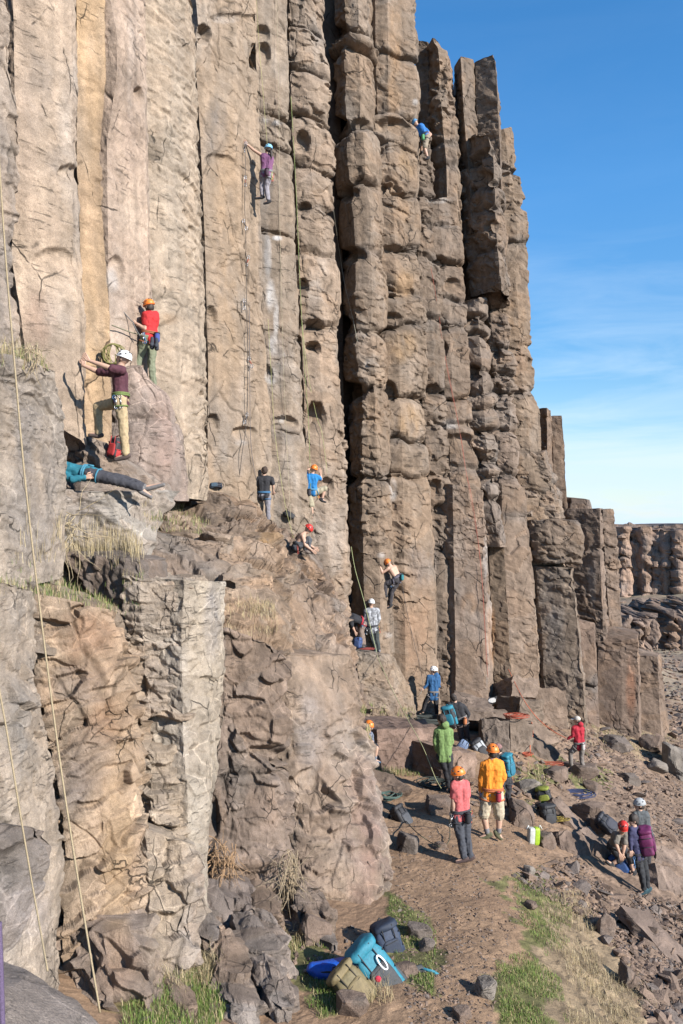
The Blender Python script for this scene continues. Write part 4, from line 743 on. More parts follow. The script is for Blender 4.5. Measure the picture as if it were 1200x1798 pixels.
def slab(px, d0, th, label, seed, tone=(.31, .225, .17), tilt=0.0, name='rock_slab'):
    """broken column piece: a flat quadrilateral face given by its four corners (x, y, d), th metres thick, away from the viewer"""
    A = np.array([W(*p) for p in px]); n = np.cross(A[1] - A[0], A[3] - A[0]); n /= np.linalg.norm(n)
    if n[1] > 0: n = -n
    g = 34; s, t = np.meshgrid(np.linspace(0, 1, g), np.linspace(0, 1, g)); top = ((1 - s) * (1 - t))[..., None] * A[0] + (s * (1 - t))[..., None] * A[1] + (s * t)[..., None] * A[2] + ((1 - s) * t)[..., None] * A[3]
    ring = np.concatenate([top[0], top[1:, -1], top[-1, -2::-1], top[-2:0:-1, 0]]); k = 8
    V = [top.reshape(-1, 3)]; base = g * g; m = len(ring)
    for j in range(1, k + 1): V.append(ring - n * th * j / k)
    V = np.concatenate(V); Q = [(i * g + j, i * g + j + 1, (i + 1) * g + j + 1, (i + 1) * g + j) for i in range(g - 1) for j in range(g - 1)]
    rid = [j for j in range(g)] + [i * g + g - 1 for i in range(1, g)] + [(g - 1) * g + j for j in range(g - 2, -1, -1)] + [i * g for i in range(g - 2, 0, -1)]
    prev = rid
    for j in range(k):
        cur = [base + j * m + i for i in range(m)]
        Q += [(prev[i], prev[(i + 1) % m], cur[(i + 1) % m], cur[i]) for i in range(m)]; prev = cur
    c = V.mean(0); h, ci = chips(V * 3.2, seed); h2, _ = chips(V * 9, seed + 1)
    V = V + (V - c) / np.maximum(np.linalg.norm(V - c, axis=1, keepdims=True), .05) * (.13 * h + .035 * h2 + .016 * fbm(V * 12, seed, 3))[:, None]
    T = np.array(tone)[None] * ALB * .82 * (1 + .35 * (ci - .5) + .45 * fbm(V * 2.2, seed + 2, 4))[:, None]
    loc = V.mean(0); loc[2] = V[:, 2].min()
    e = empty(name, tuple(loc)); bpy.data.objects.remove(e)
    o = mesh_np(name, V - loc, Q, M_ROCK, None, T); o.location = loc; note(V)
    return tag(o, label, 'rock slab', 'fallen pieces of column below the cliff')

# named stones, in the words one would use to find them
BZ = [
 (893, 1402, 938, 1458, 'pointed brown boulder behind the lime green bag', (0, .3, .2)), (938, 1456, 978, 1492, 'small upright stone right below the black backpack', (0, -.3, .4)),
 (1003, 1402, 1070, 1448, 'big blocky brown boulder right of the long tilted slab', (.2, .2, .6)), (1038, 1436, 1085, 1472, 'squarish stone beside the red helmeted person', (0, .2, .2)),
 (697, 1458, 737, 1502, 'grey brown stone in the middle of the trail behind the salmon shirt', (0, .2, .5)), (834, 1716, 874, 1758, 'pale angular stone on the trail near the bottom edge', (0, .5, .2)),
 (748, 1398, 800, 1432, 'flat brown stone left of the man in orange', (0, .1, .1)), (918, 1518, 942, 1540, 'small pale stone at the top of the green patch', (0, .3, .7)),
 (920, 1582, 945, 1600, 'dark little stone in the grass right of the trail', (0, 0, .7)), (715, 1620, 760, 1650, 'grey stone in the grass right of the navy backpack', (0, 0, .3)),
 (735, 1648, 765, 1672, 'blue grey split stone near the navy backpack', (0, .3, 0)), (690, 1690, 735, 1716, 'low brown stone beside the turquoise backpack', (0, 0, .5)),


 (520, 1600, 585, 1665, 'brown rock leaning on the foot of the buttress', (0, .4, .5)), (590, 1740, 650, 1790, 'small stone under the olive backpack', (0, .1, .3)),
 (905, 1365, 950, 1395, 'pale grey flat stone on the slope above the packs', (0, .2, .2)), (950, 1345, 1000, 1372, 'low brown stone left of the feet of the man in red', (0, .1, .6)),
 (985, 1335, 1050, 1368, 'wide flat stone under the man in red', (0, .05, .1)), (1060, 1290, 1110, 1320, 'grey boulder right of the man in red', (0, .2, .4)),
 (1160, 1300, 1215, 1370, 'cream coloured boulder at the right edge below the columns', (0, .3, .1)), (1120, 1285, 1170, 1325, 'dark weathered boulder at the foot of the last column', (0, .2, .8)),
 (1130, 1330, 1170, 1358, 'pale upright stone on the scree near the right edge', (0, .5, .4)), (1088, 1355, 1125, 1378, 'small dark stone above the grey helmet', (0, .2, .4)),
 (1025, 1370, 1060, 1395, 'brown stone in the grass right of the man in red', (0, .2, .9)), (870, 1330, 905, 1352, 'stone at the foot of the split boulder', (0, .2, .2)),
 (1180, 1345, 1215, 1372, 'grey stone at the right edge under the cream boulder', (0, .1, .4)), (1045, 1600, 1080, 1650, 'tall angular stone standing in the lower scree', (0, .5, .3)),
 (1120, 1620, 1160, 1660, 'broad stone in the scree near the right edge', (0, .3, .9)), (1085, 1690, 1120, 1740, 'leaning stone in the scree below the tall one', (0, .6, .2)),
 (795, 1770, 830, 1795, 'flat stone in the dirt at the bottom edge', (0, 0, .4)), (760, 1478, 785, 1494, 'little stone on the trail left of the salmon shirt', (0, .2, .4)),
]
for i, (a, b, c, d_, lab, rot) in enumerate(BZ):
    boulder(a, b, c, d_, lab, 400 + i, rot=rot, tone=(.36, .32, .27) if 'cream' in lab or 'pale' in lab else ((.27, .225, .19) if 'grey' in lab else (.29, .215, .165)), sub=4 if c - a > 30 else 3)
# fallen column pieces
def gz(x, y, up=0.0):
    return (x, y, ground_px(x, y) + up)
def fall(q, d, th, lab, s, **k):
    if d < 21.5: d = ground_px(q[3][0], q[3][1]) - q[3][2]
    slab([(x, y, d + dd) for x, y, dd in q], d, th, lab, s, **k)
fall([(664, 1282, 0), (768, 1276, .9), (772, 1350, .7), (662, 1352, -.1)], 19.4, 2.2, 'broad pinkish block that carries the shadow of the green hoodie', 460, tone=(.35, .245, .19))
fall([(676, 1268, .2), (745, 1262, .8), (752, 1280, .3), (668, 1284, -.3)], 19.6, .4, 'thin slab lying on top of the broad pinkish block', 461, tone=(.36, .26, .2))
fall([(786, 1318, 0), (832, 1322, .7), (834, 1372, .6), (784, 1376, 0)], 19.6, 1.2, 'pinkish block between the green hoodie and the man in orange', 462, tone=(.35, .25, .19))
fall([(846, 1262, .5), (893, 1268, .4), (894, 1340, 0), (850, 1340, .1)], 22.2, 1.5, 'tall grey brown block behind the floral headscarf', 463, tone=(.30, .24, .19))
fall([(896, 1262, .3), (936, 1268, .7), (932, 1332, .5), (898, 1342, 0)], 23.2, 1.3, 'block with an orange rope hanging down its face', 464, tone=(.30, .235, .18))
fall([(902, 1186, .4), (946, 1192, .8), (942, 1226, .4), (898, 1222, 0)], 27.2, 1.2, 'block wedged against the base of the columns', 465, tone=(.33, .25, .19))
fall([(914, 1226, .2), (955, 1232, .6), (955, 1292, .4), (910, 1282, 0)], 25.8, 1.2, 'block under the coil of orange rope', 466, tone=(.31, .24, .18))
fall([(942, 1206, .3), (994, 1212, .8), (996, 1290, .6), (940, 1282, 0)], 28.0, 1.5, 'stump of a broken column right of the wedged block', 467, tone=(.31, .23, .17))
fall([(800, 1212, 1.2), (852, 1226, 1.0), (870, 1250, -.2), (790, 1246, -.4)], 24.8, .5, 'long flat slab behind the man in black', 468, tone=(.35, .27, .21))
fall([(800, 1238, .3), (890, 1246, .6), (888, 1270, .2), (800, 1262, 0)], 24.2, 1.2, 'layered ledge under the long flat slab', 469, tone=(.28, .215, .165))
fall([(636, 1350, .3), (690, 1360, .2), (720, 1385, -.3), (668, 1400, -.5)], 17.0, .5, 'dark slab at the foot of the buttress edge', 470, tone=(.27, .2, .15))
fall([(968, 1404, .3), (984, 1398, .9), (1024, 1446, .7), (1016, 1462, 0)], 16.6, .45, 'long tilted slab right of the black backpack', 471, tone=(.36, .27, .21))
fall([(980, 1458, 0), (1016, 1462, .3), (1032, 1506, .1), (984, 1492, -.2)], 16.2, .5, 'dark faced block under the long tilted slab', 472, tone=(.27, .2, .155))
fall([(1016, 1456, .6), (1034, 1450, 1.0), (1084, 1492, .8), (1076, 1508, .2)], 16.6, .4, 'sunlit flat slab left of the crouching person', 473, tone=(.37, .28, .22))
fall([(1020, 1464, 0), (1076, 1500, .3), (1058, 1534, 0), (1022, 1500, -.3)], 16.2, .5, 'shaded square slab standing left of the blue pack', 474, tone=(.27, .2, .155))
fall([(1150, 1482, .6), (1215, 1510, .9), (1215, 1545, .4), (1152, 1512, 0)], 16.8, .5, 'upper slab of the pale stack at the right edge', 475, tone=(.37, .28, .22))
fall([(1150, 1514, .2), (1215, 1548, .5), (1215, 1600, .2), (1158, 1562, -.2)], 16.4, .9, 'large pale slab at the right edge behind the purple pack', 476, tone=(.38, .29, .23))
fall([(1090, 1590, .3), (1140, 1600, .6), (1215, 1680, .3), (1180, 1690, -.2)], 13.8, .2, 'long flat plate sunk in the scree at the right', 477, tone=(.33, .25, .2))
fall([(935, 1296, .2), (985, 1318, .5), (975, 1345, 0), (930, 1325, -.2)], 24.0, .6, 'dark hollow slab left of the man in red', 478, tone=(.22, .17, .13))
fall([(890, 1255, .3), (925, 1250, .7), (985, 1300, .5), (960, 1312, -.1)], 24.6, .3, 'slab sloping down from the rope coil towards the man in red', 479, tone=(.36, .27, .2))

for i_, (x0, x1, y0, y1, c_) in enumerate([(462, 535, 1744, 1812, 0), (425, 512, 1652, 1730, 0), (380, 455, 1690, 1765, 1), (340, 402, 1632, 1700, 0), (440, 505, 1590, 1655, 1), (515, 590, 1588, 1655, 1), (395, 470, 1752, 1815, 0), (555, 600, 1640, 1685, 0), (300, 350, 1745, 1800, 1)]):
    d_ = ground_px((x0 + x1) / 2, y1 - 8)
    rock('rock_block', outcrop, [(x0 + 6, y0 + 8, d_ + .25), (x0 - 4, y1 + 50, d_ - .05)], [(x1 - 8, y0, d_ + .4), (x1 + 4, y1 + 50, d_ + .1)], [(.37, .31, .26), (.37, .28, .21)][c_], [(.3, .2), (.7, .22)], seed=180 + i_, amp=(.20, .09, .012), cell=(.4, .15), capz=.12, lam=.03, dip=.5, splitc=.35, back=.8, jag=.3, mat=M_ROCK2, res=1.8, rnd=.015)
# scree: the largest stones one by one, the rest as one heap
rngs = np.random.default_rng(77)
SCR = [[(900, 1540), (1010, 1500), (1100, 1590), (1215, 1600), (1215, 1815), (1150, 1815), (1110, 1720), (1040, 1620)], [(1040, 1270), (1215, 1290), (1215, 1480), (1140, 1480), (1060, 1400), (1000, 1360)], [(1100, 1560), (1215, 1590), (1215, 1815), (1170, 1815)]]
lib = []
for k in range(14):
    import bmesh
    bm = bmesh.new(); r = np.random.default_rng(600 + k); pts = r.normal(size=(11, 3)); pts /= np.linalg.norm(pts, axis=1, keepdims=True); pts *= r.uniform(.75, 1, (11, 1)) * np.array([1, r.uniform(.6, .9), r.uniform(.25, .6)])
    for p in pts: bm.verts.new(p)
    res = bmesh.ops.convex_hull(bm, input=bm.verts); bmesh.ops.triangulate(bm, faces=bm.faces[:])
    me = bpy.data.meshes.new('stone'); bm.to_mesh(me); bm.free()
    me.materials.append(M_ROCK); tone = np.array([(.27, .19, .14), (.23, .165, .125), (.31, .22, .165), (.215, .175, .15)][k % 4])
    a = me.attributes.new('tone', 'FLOAT_COLOR', 'POINT'); c = np.ones((len(me.vertices), 4), np.float32); c[:, :3] = tone; a.data.foreach_set('color', c.ravel()); lib.append(me)
def spots_in(polys, n):
    ar = np.array([abs(sum(q[i][0] * q[(i + 1) % len(q)][1] - q[(i + 1) % len(q)][0] * q[i][1] for i in range(len(q)))) for q in polys]); out = []
    for q, m in zip(polys, np.ceil(n * ar / ar.sum()).astype(int)):
        xs = np.array([p[0] for p in q]); ys = np.array([p[1] for p in q]); got = np.zeros((0, 2))
        while len(got) < m:
            c = np.stack([rngs.uniform(xs.min(), xs.max(), m * 3), rngs.uniform(ys.min(), ys.max(), m * 3)], 1); got = np.concatenate([got, c[in_poly(c[:, 0], c[:, 1], q)]])
        out.append(got[:m])
    return np.concatenate(out)
def on_ground(S_):
    d = ground_many(S_[:, 0], S_[:, 1]); P = np.stack([(S_[:, 0] - CX) * d / F, d, 0 * d], 1); P[:, 2] = terr(P[:, 0], P[:, 1]); return P
sp_ = on_ground(spots_in(SCR, 270))
for i, p in enumerate(sp_):
    o = bpy.data.objects.new('stone', lib[i % 14]); COL.objects.link(o)
    s = (.07 + .17 * rngs.random() ** 2) * (1 + .02 * p[1]); o.scale = (s, s, s); o.location = (p[0], p[1], p[2] + s * .15); o.rotation_euler = (rngs.uniform(-.6, .6), rngs.uniform(-.5, .7), rngs.uniform(0, 6.28))
    tag(o, 'small angular brown stone lying loose among the scree', 'stone', 'loose stones of the scree slope')
def heap(name, polys, n, s0, s1, label, kind='stuff', up=.1, cat_='scree'):
    Vs, Fs, Ts, b = [], [], [], 0
    co = [np.array([v.co[:] for v in m.vertices]) for m in lib]; fc = [np.array([list(p.vertices) for p in m.polygons]) for m in lib]
    tn = [(.27, .19, .14), (.23, .165, .125), (.31, .22, .165), (.215, .175, .15)]
    for i, p in enumerate(on_ground(spots_in(polys, n))):
        s = rngs.uniform(s0, s1); k = i % 14
        R = np.array(Matrix.Rotation(rngs.uniform(0, 6.28), 3, 'Z') @ Matrix.Rotation(rngs.uniform(-.7, .7), 3, 'X') @ Matrix.Rotation(rngs.uniform(-.6, .8), 3, 'Y'))
        V = co[k] @ R.T * s + p + np.array([0, 0, s * up]); Vs.append(V); Fs.append(fc[k] + b); b += len(V)
        Ts.append(np.tile(np.array(tn[rngs.integers(4)]) * rngs.uniform(.7, 1.2), (len(V), 1)))
    o = mesh_np(name, np.concatenate(Vs), np.concatenate(Fs), M_ROCK, None, np.concatenate(Ts), nper=3)
    return tag(o, label, cat_, None, kind)
heap('scree', SCR, 6500, .02, .09, 'brown scree of small broken stones covering the right hand slope')
TRAIL = [[(680, 1400), (900, 1460), (1000, 1520), (900, 1640), (860, 1798), (720, 1798), (690, 1600)], [(700, 1360), (1000, 1360), (1050, 1440), (900, 1500), (760, 1420)]]
heap('trail_gravel', TRAIL, 3200, .010, .045, 'fine gravel and pebbles strewn over the dirt trail', up=.0)
heap('talus_rubble', [[(1085, 1060), (1215, 1060), (1215, 1290), (1130, 1275), (1100, 1140)]], 1500, .08, .32, 'distant rubble on the talus below the far canyon wall', up=0.1)
heap('foot_rubble', [[(370, 1600), (560, 1610), (680, 1640), (700, 1700), (560, 1690), (470, 1798), (240, 1798), (330, 1720)]], 260, .02, .09, 'broken rubble along the foot of the outcrop')
heap('slope_rubble', [[(890, 1240), (1060, 1290), (1060, 1350), (960, 1400), (880, 1360)], [(780, 1370), (960, 1390), (960, 1420), (800, 1440)]], 420, .05, .18, 'mixed broken rock on the slope below the columns')
# ------------------------------------------------------------ people
SKIN = cloth((.56, .35, .25), .6, .08, 20, 'skin'); EYE = cloth((.03, .02, .02), .3, 0, 5, 'eye')
BLACK = cloth((.022, .022, .025), .8); DARK = cloth((.05, .05, .058), .85); METAL = cloth((.5, .5, .52), .35, .1, 40, 'metal', .9)
HAIR = cloth((.035, .024, .018), .7, .4, 60, 'hair'); WHITE = cloth((.75, .75, .74), .4, .05, 8, 'shell'); RED = cloth((.62, .035, .025), .45, .05, 8, 'shell'); ORANGE = cloth((.80, .21, .03), .45, .05, 8, 'shell')
REMESH = None
TMP = bpy.data.scenes.new('workbench')
def remeshed(mb, vox, sm=3, iters_noise=0.0, seed=0):
    me = mb.mesh('tmp'); o = bpy.data.objects.new('tmp', me); TMP.collection.objects.link(o)
    m = o.modifiers.new('r', 'REMESH'); m.mode = 'VOXEL'; m.voxel_size = vox
    s = o.modifiers.new('s', 'SMOOTH'); s.factor = .5; s.iterations = sm
    vl = TMP.view_layers[0]; vl.update(); ev = o.evaluated_get(vl.depsgraph); out = bpy.data.meshes.new_from_object(ev)
    bpy.data.objects.remove(o); bpy.data.meshes.remove(me)
    if iters_noise:
        n = len(out.vertices); V = np.empty(n * 3, np.float32); out.vertices.foreach_get('co', V); V = V.reshape(-1, 3)
        Nn = np.empty(n * 3, np.float32); out.vertices.foreach_get('normal', Nn); Nn = Nn.reshape(-1, 3)
        V += Nn * (iters_noise * (1 - 2 * np.abs(vn(V * np.array([15, 15, 9]), seed))) + iters_noise * .5 * vn(V * 28, seed + 1))[:, None]
        out.vertices.foreach_set('co', V.ravel())
    out.polygons.foreach_set('use_smooth', [True] * len(out.polygons)); out.update()
    return out
def link_mesh(name, me, mat, root, base):
    n = len(me.vertices); V = np.empty(n * 3, np.float32); me.vertices.foreach_get('co', V); V = V.reshape(-1, 3) - np.array(base, np.float32); me.vertices.foreach_set('co', V.ravel())
    me.materials.clear(); me.materials.append(mat); me.name = name
    o = bpy.data.objects.new(name, me); COL.objects.link(o); o.parent = root; return o
def lerp(a, b, t): return a + (b - a) * t

def person(label, D, H, J, face, shirt=None, sleeve=.55, pants=DARK, leg=1.95, shoe=BLACK, helmet=None, hair=None, tail=False, cap=None, harness=None, bag=None, pitch=0.0, hem=.0, skin=SKIN, gear=0, vox=.015, collar=None, ground=False, fat=1.0, headup=None, hood=False, socks=None, strap=None):
    """J: joint -> (x, y[, s]) in photograph pixels; s chooses towards (-) or away (+) so that bones keep human lengths"""
    bl = dict(neck=.285, sh=.112, el=.172, wr=.148, kn=.245, an=.24, toe=.12)
    def step(par, key, L):
        x, y = J[key][:2]; s = J[key][2] if len(J[key]) > 2 else 0
        p = W(x, y, par[1]); q = math.hypot(p[0] - par[0], p[2] - par[2]); dd = math.sqrt(max(L * L - q * q, 0)) * s
        return W(x, y, par[1] + dd)
    if ground is not False:      # stand where the lower foot meets the ground or the rock
        fx, fy = ground; nd_ = ground_px(fx, fy); sd_ = surf(fx, fy, 0) if surf(fx, fy, 0) < 1e3 else 1e3; nd_ = min(nd_, sd_ + .1)
        H *= nd_ / D; D = nd_
    hip = W(J['hip'][0], J['hip'][1], D); P = {'hip': hip}
    P['neck'] = step(hip, 'neck', bl['neck'] * H)
    for sd in 'LR':
        if 'sh' + sd in J: P['sh' + sd] = step(P['neck'], 'sh' + sd, bl['sh'] * H)
    if 'shL' not in P: P['shL'] = 2 * P['neck'] - P['shR']
    if 'shR' not in P: P['shR'] = 2 * P['neck'] - P['shL']
    lat = P['shR'] - P['shL']; lat /= max(np.linalg.norm(lat), 1e-6)
    spine = P['neck'] - hip; spine /= np.linalg.norm(spine)
    hl = J.get('hipax'); la = lat - spine * np.dot(lat, spine); la /= np.linalg.norm(la)
    if hl is not None: la = np.array(hl, float); la /= np.linalg.norm(la)
    P['hpL'] = hip - la * .052 * H - spine * .02; P['hpR'] = hip + la * .052 * H - spine * .02
    for sd in 'LR':
        if 'el' + sd in J: P['el' + sd] = step(P['sh' + sd], 'el' + sd, bl['el'] * H); P['wr' + sd] = step(P['el' + sd], 'wr' + sd, bl['wr'] * H)
        if 'kn' + sd in J: P['kn' + sd] = step(P['hp' + sd], 'kn' + sd, bl['kn'] * H); P['an' + sd] = step(P['kn' + sd], 'an' + sd, bl['an'] * H)
        if 'toe' + sd in J: P['to' + sd] = step(P['an' + sd], 'toe' + sd, bl['toe'] * H)
    P['head'] = step(P['neck'], 'head', .112 * H)
    fwd = np.array([math.cos(face), math.sin(face), 0.0])            # where the face looks: 0 = to the right, pi/2 = away
    up = P['head'] - P['neck']; up /= np.linalg.norm(up)
    if headup is not None: up = np.array(headup, float) / np.linalg.norm(headup)
    fwd = fwd + np.array([0, 0, math.tan(pitch)]); fwd = fwd - up * np.dot(fwd, up) * .8; fwd /= np.linalg.norm(fwd)
    side = np.cross(fwd, up); side /= np.linalg.norm(side); up = np.cross(side, fwd)
    k = H / 1.75 * fat; kh = H / 1.75 if H > 1.4 else H / 1.75 * 1.18
    zs = [P[q][2] for q in P]; feet = [P[q] for q in ('anL', 'anR') if q in P] or [hip]
    base = np.mean(feet, 0); base[2] = min(f[2] for f in feet) - .07 * k
    root = empty('person', tuple(base), label, 'person', 'climbers and belayers at the cliff')
    front = np.cross(spine, la); front /= np.linalg.norm(front)
    if np.dot(front, fwd) < 0 and abs(np.dot(front, fwd)) > .1: pass
    # --- body
    b = MB(); c = lambda A, r, B, q, n=12: b.cone(A, r * k, B, q * k, n)
    chest = lerp(hip, P['neck'], .78); waist = lerp(hip, P['neck'], .36)
    def torso(m, g, low=0.0):
        for s in (-1, 1):
            u = la * s
            m.cone(chest + u * .075 * k, (.10 + g) * k, waist + u * .06 * k, (.088 + g) * k)
            m.cone(waist + u * .06 * k, (.088 + g) * k, hip + u * .065 * k - spine * low * k, (.098 + g * 1.2) * k)
            m.cone(chest + u * .05 * k, (.10 + g) * k, P['shL' if s < 0 else 'shR'] * .9 + P['neck'] * .1, (.056 + g) * k)
            m.cone(lerp(P['neck'], chest, .25), (.06 + g) * k, P['shL' if s < 0 else 'shR'], (.052 + g) * k)
    torso(b, 0); c(P['neck'] - spine * .03, .062, P['head'] - up * .02, .056)
    hc = P['head'] + up * .012 * kh
    b.ball(hc - fwd * .012 * kh + up * .02 * kh, (.078 * kh, .096 * kh, .098 * kh), Matrix((side, fwd, up)).transposed(), 16, 11)
    b.cone(hc + fwd * .035 * kh - up * .015 * kh, .066 * kh, hc + fwd * .045 * kh - up * .075 * kh, .045 * kh)
    for s in (-1, 1): b.ball(hc + side * s * .08 * kh - up * .012 * kh - fwd * .012 * kh, (.014 * kh, .024 * kh, .036 * kh), Matrix((side, fwd, up)).transposed(), 8, 6)
    for sd in 'LR':
        if 'el' + sd in P:
            c(P['sh' + sd], .056, P['el' + sd], .041); c(P['el' + sd], .043, lerp(P['el' + sd], P['wr' + sd], .35), .044); c(lerp(P['el' + sd], P['wr' + sd], .35), .044, P['wr' + sd], .027)
        if 'kn' + sd in P:
            c(P['hp' + sd], .088, P['kn' + sd], .056); c(P['kn' + sd], .055, lerp(P['kn' + sd], P['an' + sd], .3), .059); c(lerp(P['kn' + sd], P['an' + sd], .3), .059, P['an' + sd], .037)
            if 'to' + sd not in P: P['to' + sd] = P['an' + sd] + (fwd * [1, 1, 0] * .17 - np.array([0, 0, .05])) * k
            c(P['an' + sd] - np.array([0, 0, .02 * k]), .036, P['to' + sd], .026)
    me = remeshed(b, vox)
    # nose, eyes and hands are fine geometry, joined to the one body
    x = MB(); x.cone(hc + fwd * .088 * kh + up * .008 * kh, .010 * kh, hc + fwd * .112 * kh - up * .025 * kh, .015 * kh, 8, 3)
    x.cone(hc + fwd * .09 * kh - up * .058 * kh - side * .02 * kh, .008 * kh, hc + fwd * .09 * kh - up * .058 * kh + side * .02 * kh, .008 * kh, 6, 2)
    for sd in 'LR':
        if 'wr' + sd not in P: continue
        w_ = P['wr' + sd]; dr = w_ - P['el' + sd]; dr /= np.linalg.norm(dr)
        if 'ha' + sd in J: h_ = step(w_, 'ha' + sd, .09 * H); dr = h_ - w_; dr /= np.linalg.norm(dr)
        acr = np.cross(dr, [0, 1, 0]) if abs(dr[1]) < .9 else np.cross(dr, [0, 0, 1]); acr /= np.linalg.norm(acr); nr = np.cross(acr, dr)
        pal = w_ + dr * .085 * k
        for q in (-.5, 0, .5): x.cone(w_ + acr * q * .03 * k, .02 * k, pal + acr * q * .055 * k, .016 * k, 8, 2)
        cu = J.get('curl', .6)
        for fi in range(4):
            o_ = pal + acr * (fi - 1.5) * .021 * k; L_ = (.075, .085, .08, .062)[fi] * k
            p1 = o_ + dr * L_ * .5 + nr * L_ * .12; p2 = p1 + (dr * math.cos(cu) + nr * math.sin(cu)) * L_ * .32; p3 = p2 + (dr * math.cos(1.9 * cu) + nr * math.sin(1.9 * cu)) * L_ * .28
            x.tube([o_, p1, p2, p3], [.0095 * k, .0088 * k, .008 * k, .0065 * k], 6)
        t0 = w_ + dr * .03 * k + acr * .03 * k
        x.tube([t0, t0 + (dr * .6 + acr * .7) * .04 * k, t0 + (dr * .95 + acr * .5 + nr * .2) * .072 * k], [.013 * k, .011 * k, .008 * k], 6)
    n0 = len(me.vertices); co = np.empty(n0 * 3, np.float32); me.vertices.foreach_get('co', co); v0 = co.reshape(-1, 3).tolist()
    f0 = [list(p.vertices) for p in me.polygons]; bpy.data.meshes.remove(me)
    me = bpy.data.meshes.new('body'); me.from_pydata(v0 + [list(v) for v in x.v], [], f0 + [[i + n0 for i in f] for f in x.f]); me.polygons.foreach_set('use_smooth', [True] * len(me.polygons)); me.update()
    link_mesh('body', me, skin, root, base)
    ey = MB()
    for s in (-1, 1): ey.ball(hc + fwd * .088 * kh + side * s * .032 * kh + up * .004 * kh, .011 * kh, None, 8, 6)
    ey.build('eyes', EYE, root)
    # --- clothes
    seed = int(abs(J['hip'][0]) * 7) % 997
    if shirt:
        s_ = MB(); torso(s_, .016, .02 + hem)
        for sd in 'LR':
            if 'el' + sd in P and sleeve > 0:
                e = lerp(P['sh' + sd], P['el' + sd], min(sleeve, 1)); s_.cone(P['sh' + sd], .072 * k, e, (.064 if sleeve < 1 else .056) * k)
                if sleeve > 1: s_.cone(P['el' + sd], .057 * k, lerp(P['el' + sd], P['wr' + sd], (sleeve - 1)), .042 * k)
        if hood: s_.ball(P['neck'] - fwd * .07 * k + up * .02, (.10 * k, .085 * k, .09 * k))
        link_mesh('shirt', remeshed(s_, vox, 2, .009, seed), shirt, root, base)
    if pants:
        s_ = MB()
        for s in (-1, 1): s_.cone(hip + la * s * .06 * k + spine * .10 * k, (.098 if not shirt else .092) * k, hip + la * s * .065 * k, .112 * k)
        for sd in 'LR':
            if 'kn' + sd in P:
                s_.cone(P['hp' + sd], .106 * k, lerp(P['hp' + sd], P['kn' + sd], min(leg, 1)), (.072 + (.02 if leg < 1.2 else 0)) * k)
                if leg > 1: s_.cone(P['kn' + sd], .072 * k, lerp(P['kn' + sd], P['an' + sd], leg - 1), (.060 if leg > 1.6 else .07) * k)
        link_mesh('trousers', remeshed(s_, vox, 2, .010, seed + 5), pants, root, base)
    for sd in 'LR':
        if 'an' + sd in P and shoe:
            dr = P['to' + sd] - P['an' + sd]; dr /= np.linalg.norm(dr); s_ = MB()
            dn = np.cross(np.cross(dr, [0, 0, -1]) if abs(dr[2]) < .95 else np.cross(dr, [0, 1, 0]), dr); dn /= max(np.linalg.norm(dn), 1e-6)
            if dn[2] > 0: dn = -dn
            heel = P['an' + sd] + dn * .045 * k - dr * .035 * k
            s_.cone(heel, .042 * k, P['to' + sd] + dn * .012 * k, .032 * k); s_.cone(P['an' + sd], .046 * k, heel + dr * .03 * k, .045 * k); s_.cone(heel + dr * .06 * k, .045 * k, P['to' + sd] + dn * .01 * k, .034 * k)
            link_mesh('shoe', remeshed(s_, .011, 2), shoe, root, base)
            if socks:
                s_ = MB(); s_.cone(lerp(P['an' + sd], P['kn' + sd], .22), .049 * k, P['an' + sd], .043 * k); s_.build('sock', socks, root)
    # --- head gear
    Mh = Matrix((side, fwd, up)).transposed()
    if helmet:
        h = MB(); ctr = hc - fwd * .01 * kh + up * .035 * kh; h.ball(ctr, (.108 * kh, .132 * kh, .118 * kh), Mh, 20, 8, -.12)
        h.tube([ctr + (side * math.cos(a) * .109 + fwd * math.sin(a) * .134 - up * .012) * kh for a in np.linspace(0, 2 * math.pi, 21)], .008 * kh, 6)
        ho = h.build('helmet', helmet, root)
        v = MB()
        for a, e in [(.5, .55), (2.64, .55), (-.5, .5), (-2.64, .5), (1.2, .9), (1.94, .9), (-1.2, .85), (-1.94, .85), (.1, .2), (3.04, .2)]:
            q = Vector((.109 * math.cos(e) * math.cos(a), .133 * math.cos(e) * math.sin(a), .119 * math.sin(e))) * kh; v.ball(Vector(ctr) + Mh @ q, (.012 * kh, .022 * kh, .012 * kh), Mh, 8, 5)
        v.build('vents', DARK, ho)
        st = MB()
        for s in (-1, 1): st.tube([ctr + (side * s * .1 - up * .01) * kh, hc + (side * s * .078 - up * .05) * kh, hc + (fwd * .045 - up * .115) * kh], .006 * kh, 5)
        st.build('chin_strap', BLACK, ho)
        if hair: 
            hb = MB(); hb.ball(hc - fwd * .035 * kh - up * .035 * kh, (.083 * kh, .07 * kh, .075 * kh), Mh); link_mesh('hair', remeshed(hb, .014, 1, .006, seed), hair, root, base)
    elif cap:
        h = MB(); ctr = hc + up * .03 * kh - fwd * .01 * kh; h.ball(ctr, (.09 * kh, .108 * kh, .10 * kh), Mh, 18, 8, -.1)
        ho = h.build('cap', cap, root); br = MB(); br.sbox(ctr + fwd * .14 * kh, (.07 * kh, .06 * kh, .006 * kh), Mh, .6); br.build('peak', cap, ho)
        if hair: hb = MB(); hb.ball(hc - fwd * .03 * kh - up * .02 * kh, (.085 * kh, .08 * kh, .07 * kh), Mh); link_mesh('hair', remeshed(hb, .014, 1, .006, seed), hair, root, base)
    elif hair:
        hb = MB(); hb.ball(hc - fwd * .018 * kh + up * .032 * kh, (.092 * kh, .108 * kh, .102 * kh), Mh, 16, 10, -.25); hb.ball(hc - fwd * .05 * kh - up * .015 * kh, (.082 * kh, .066 * kh, .085 * kh), Mh)
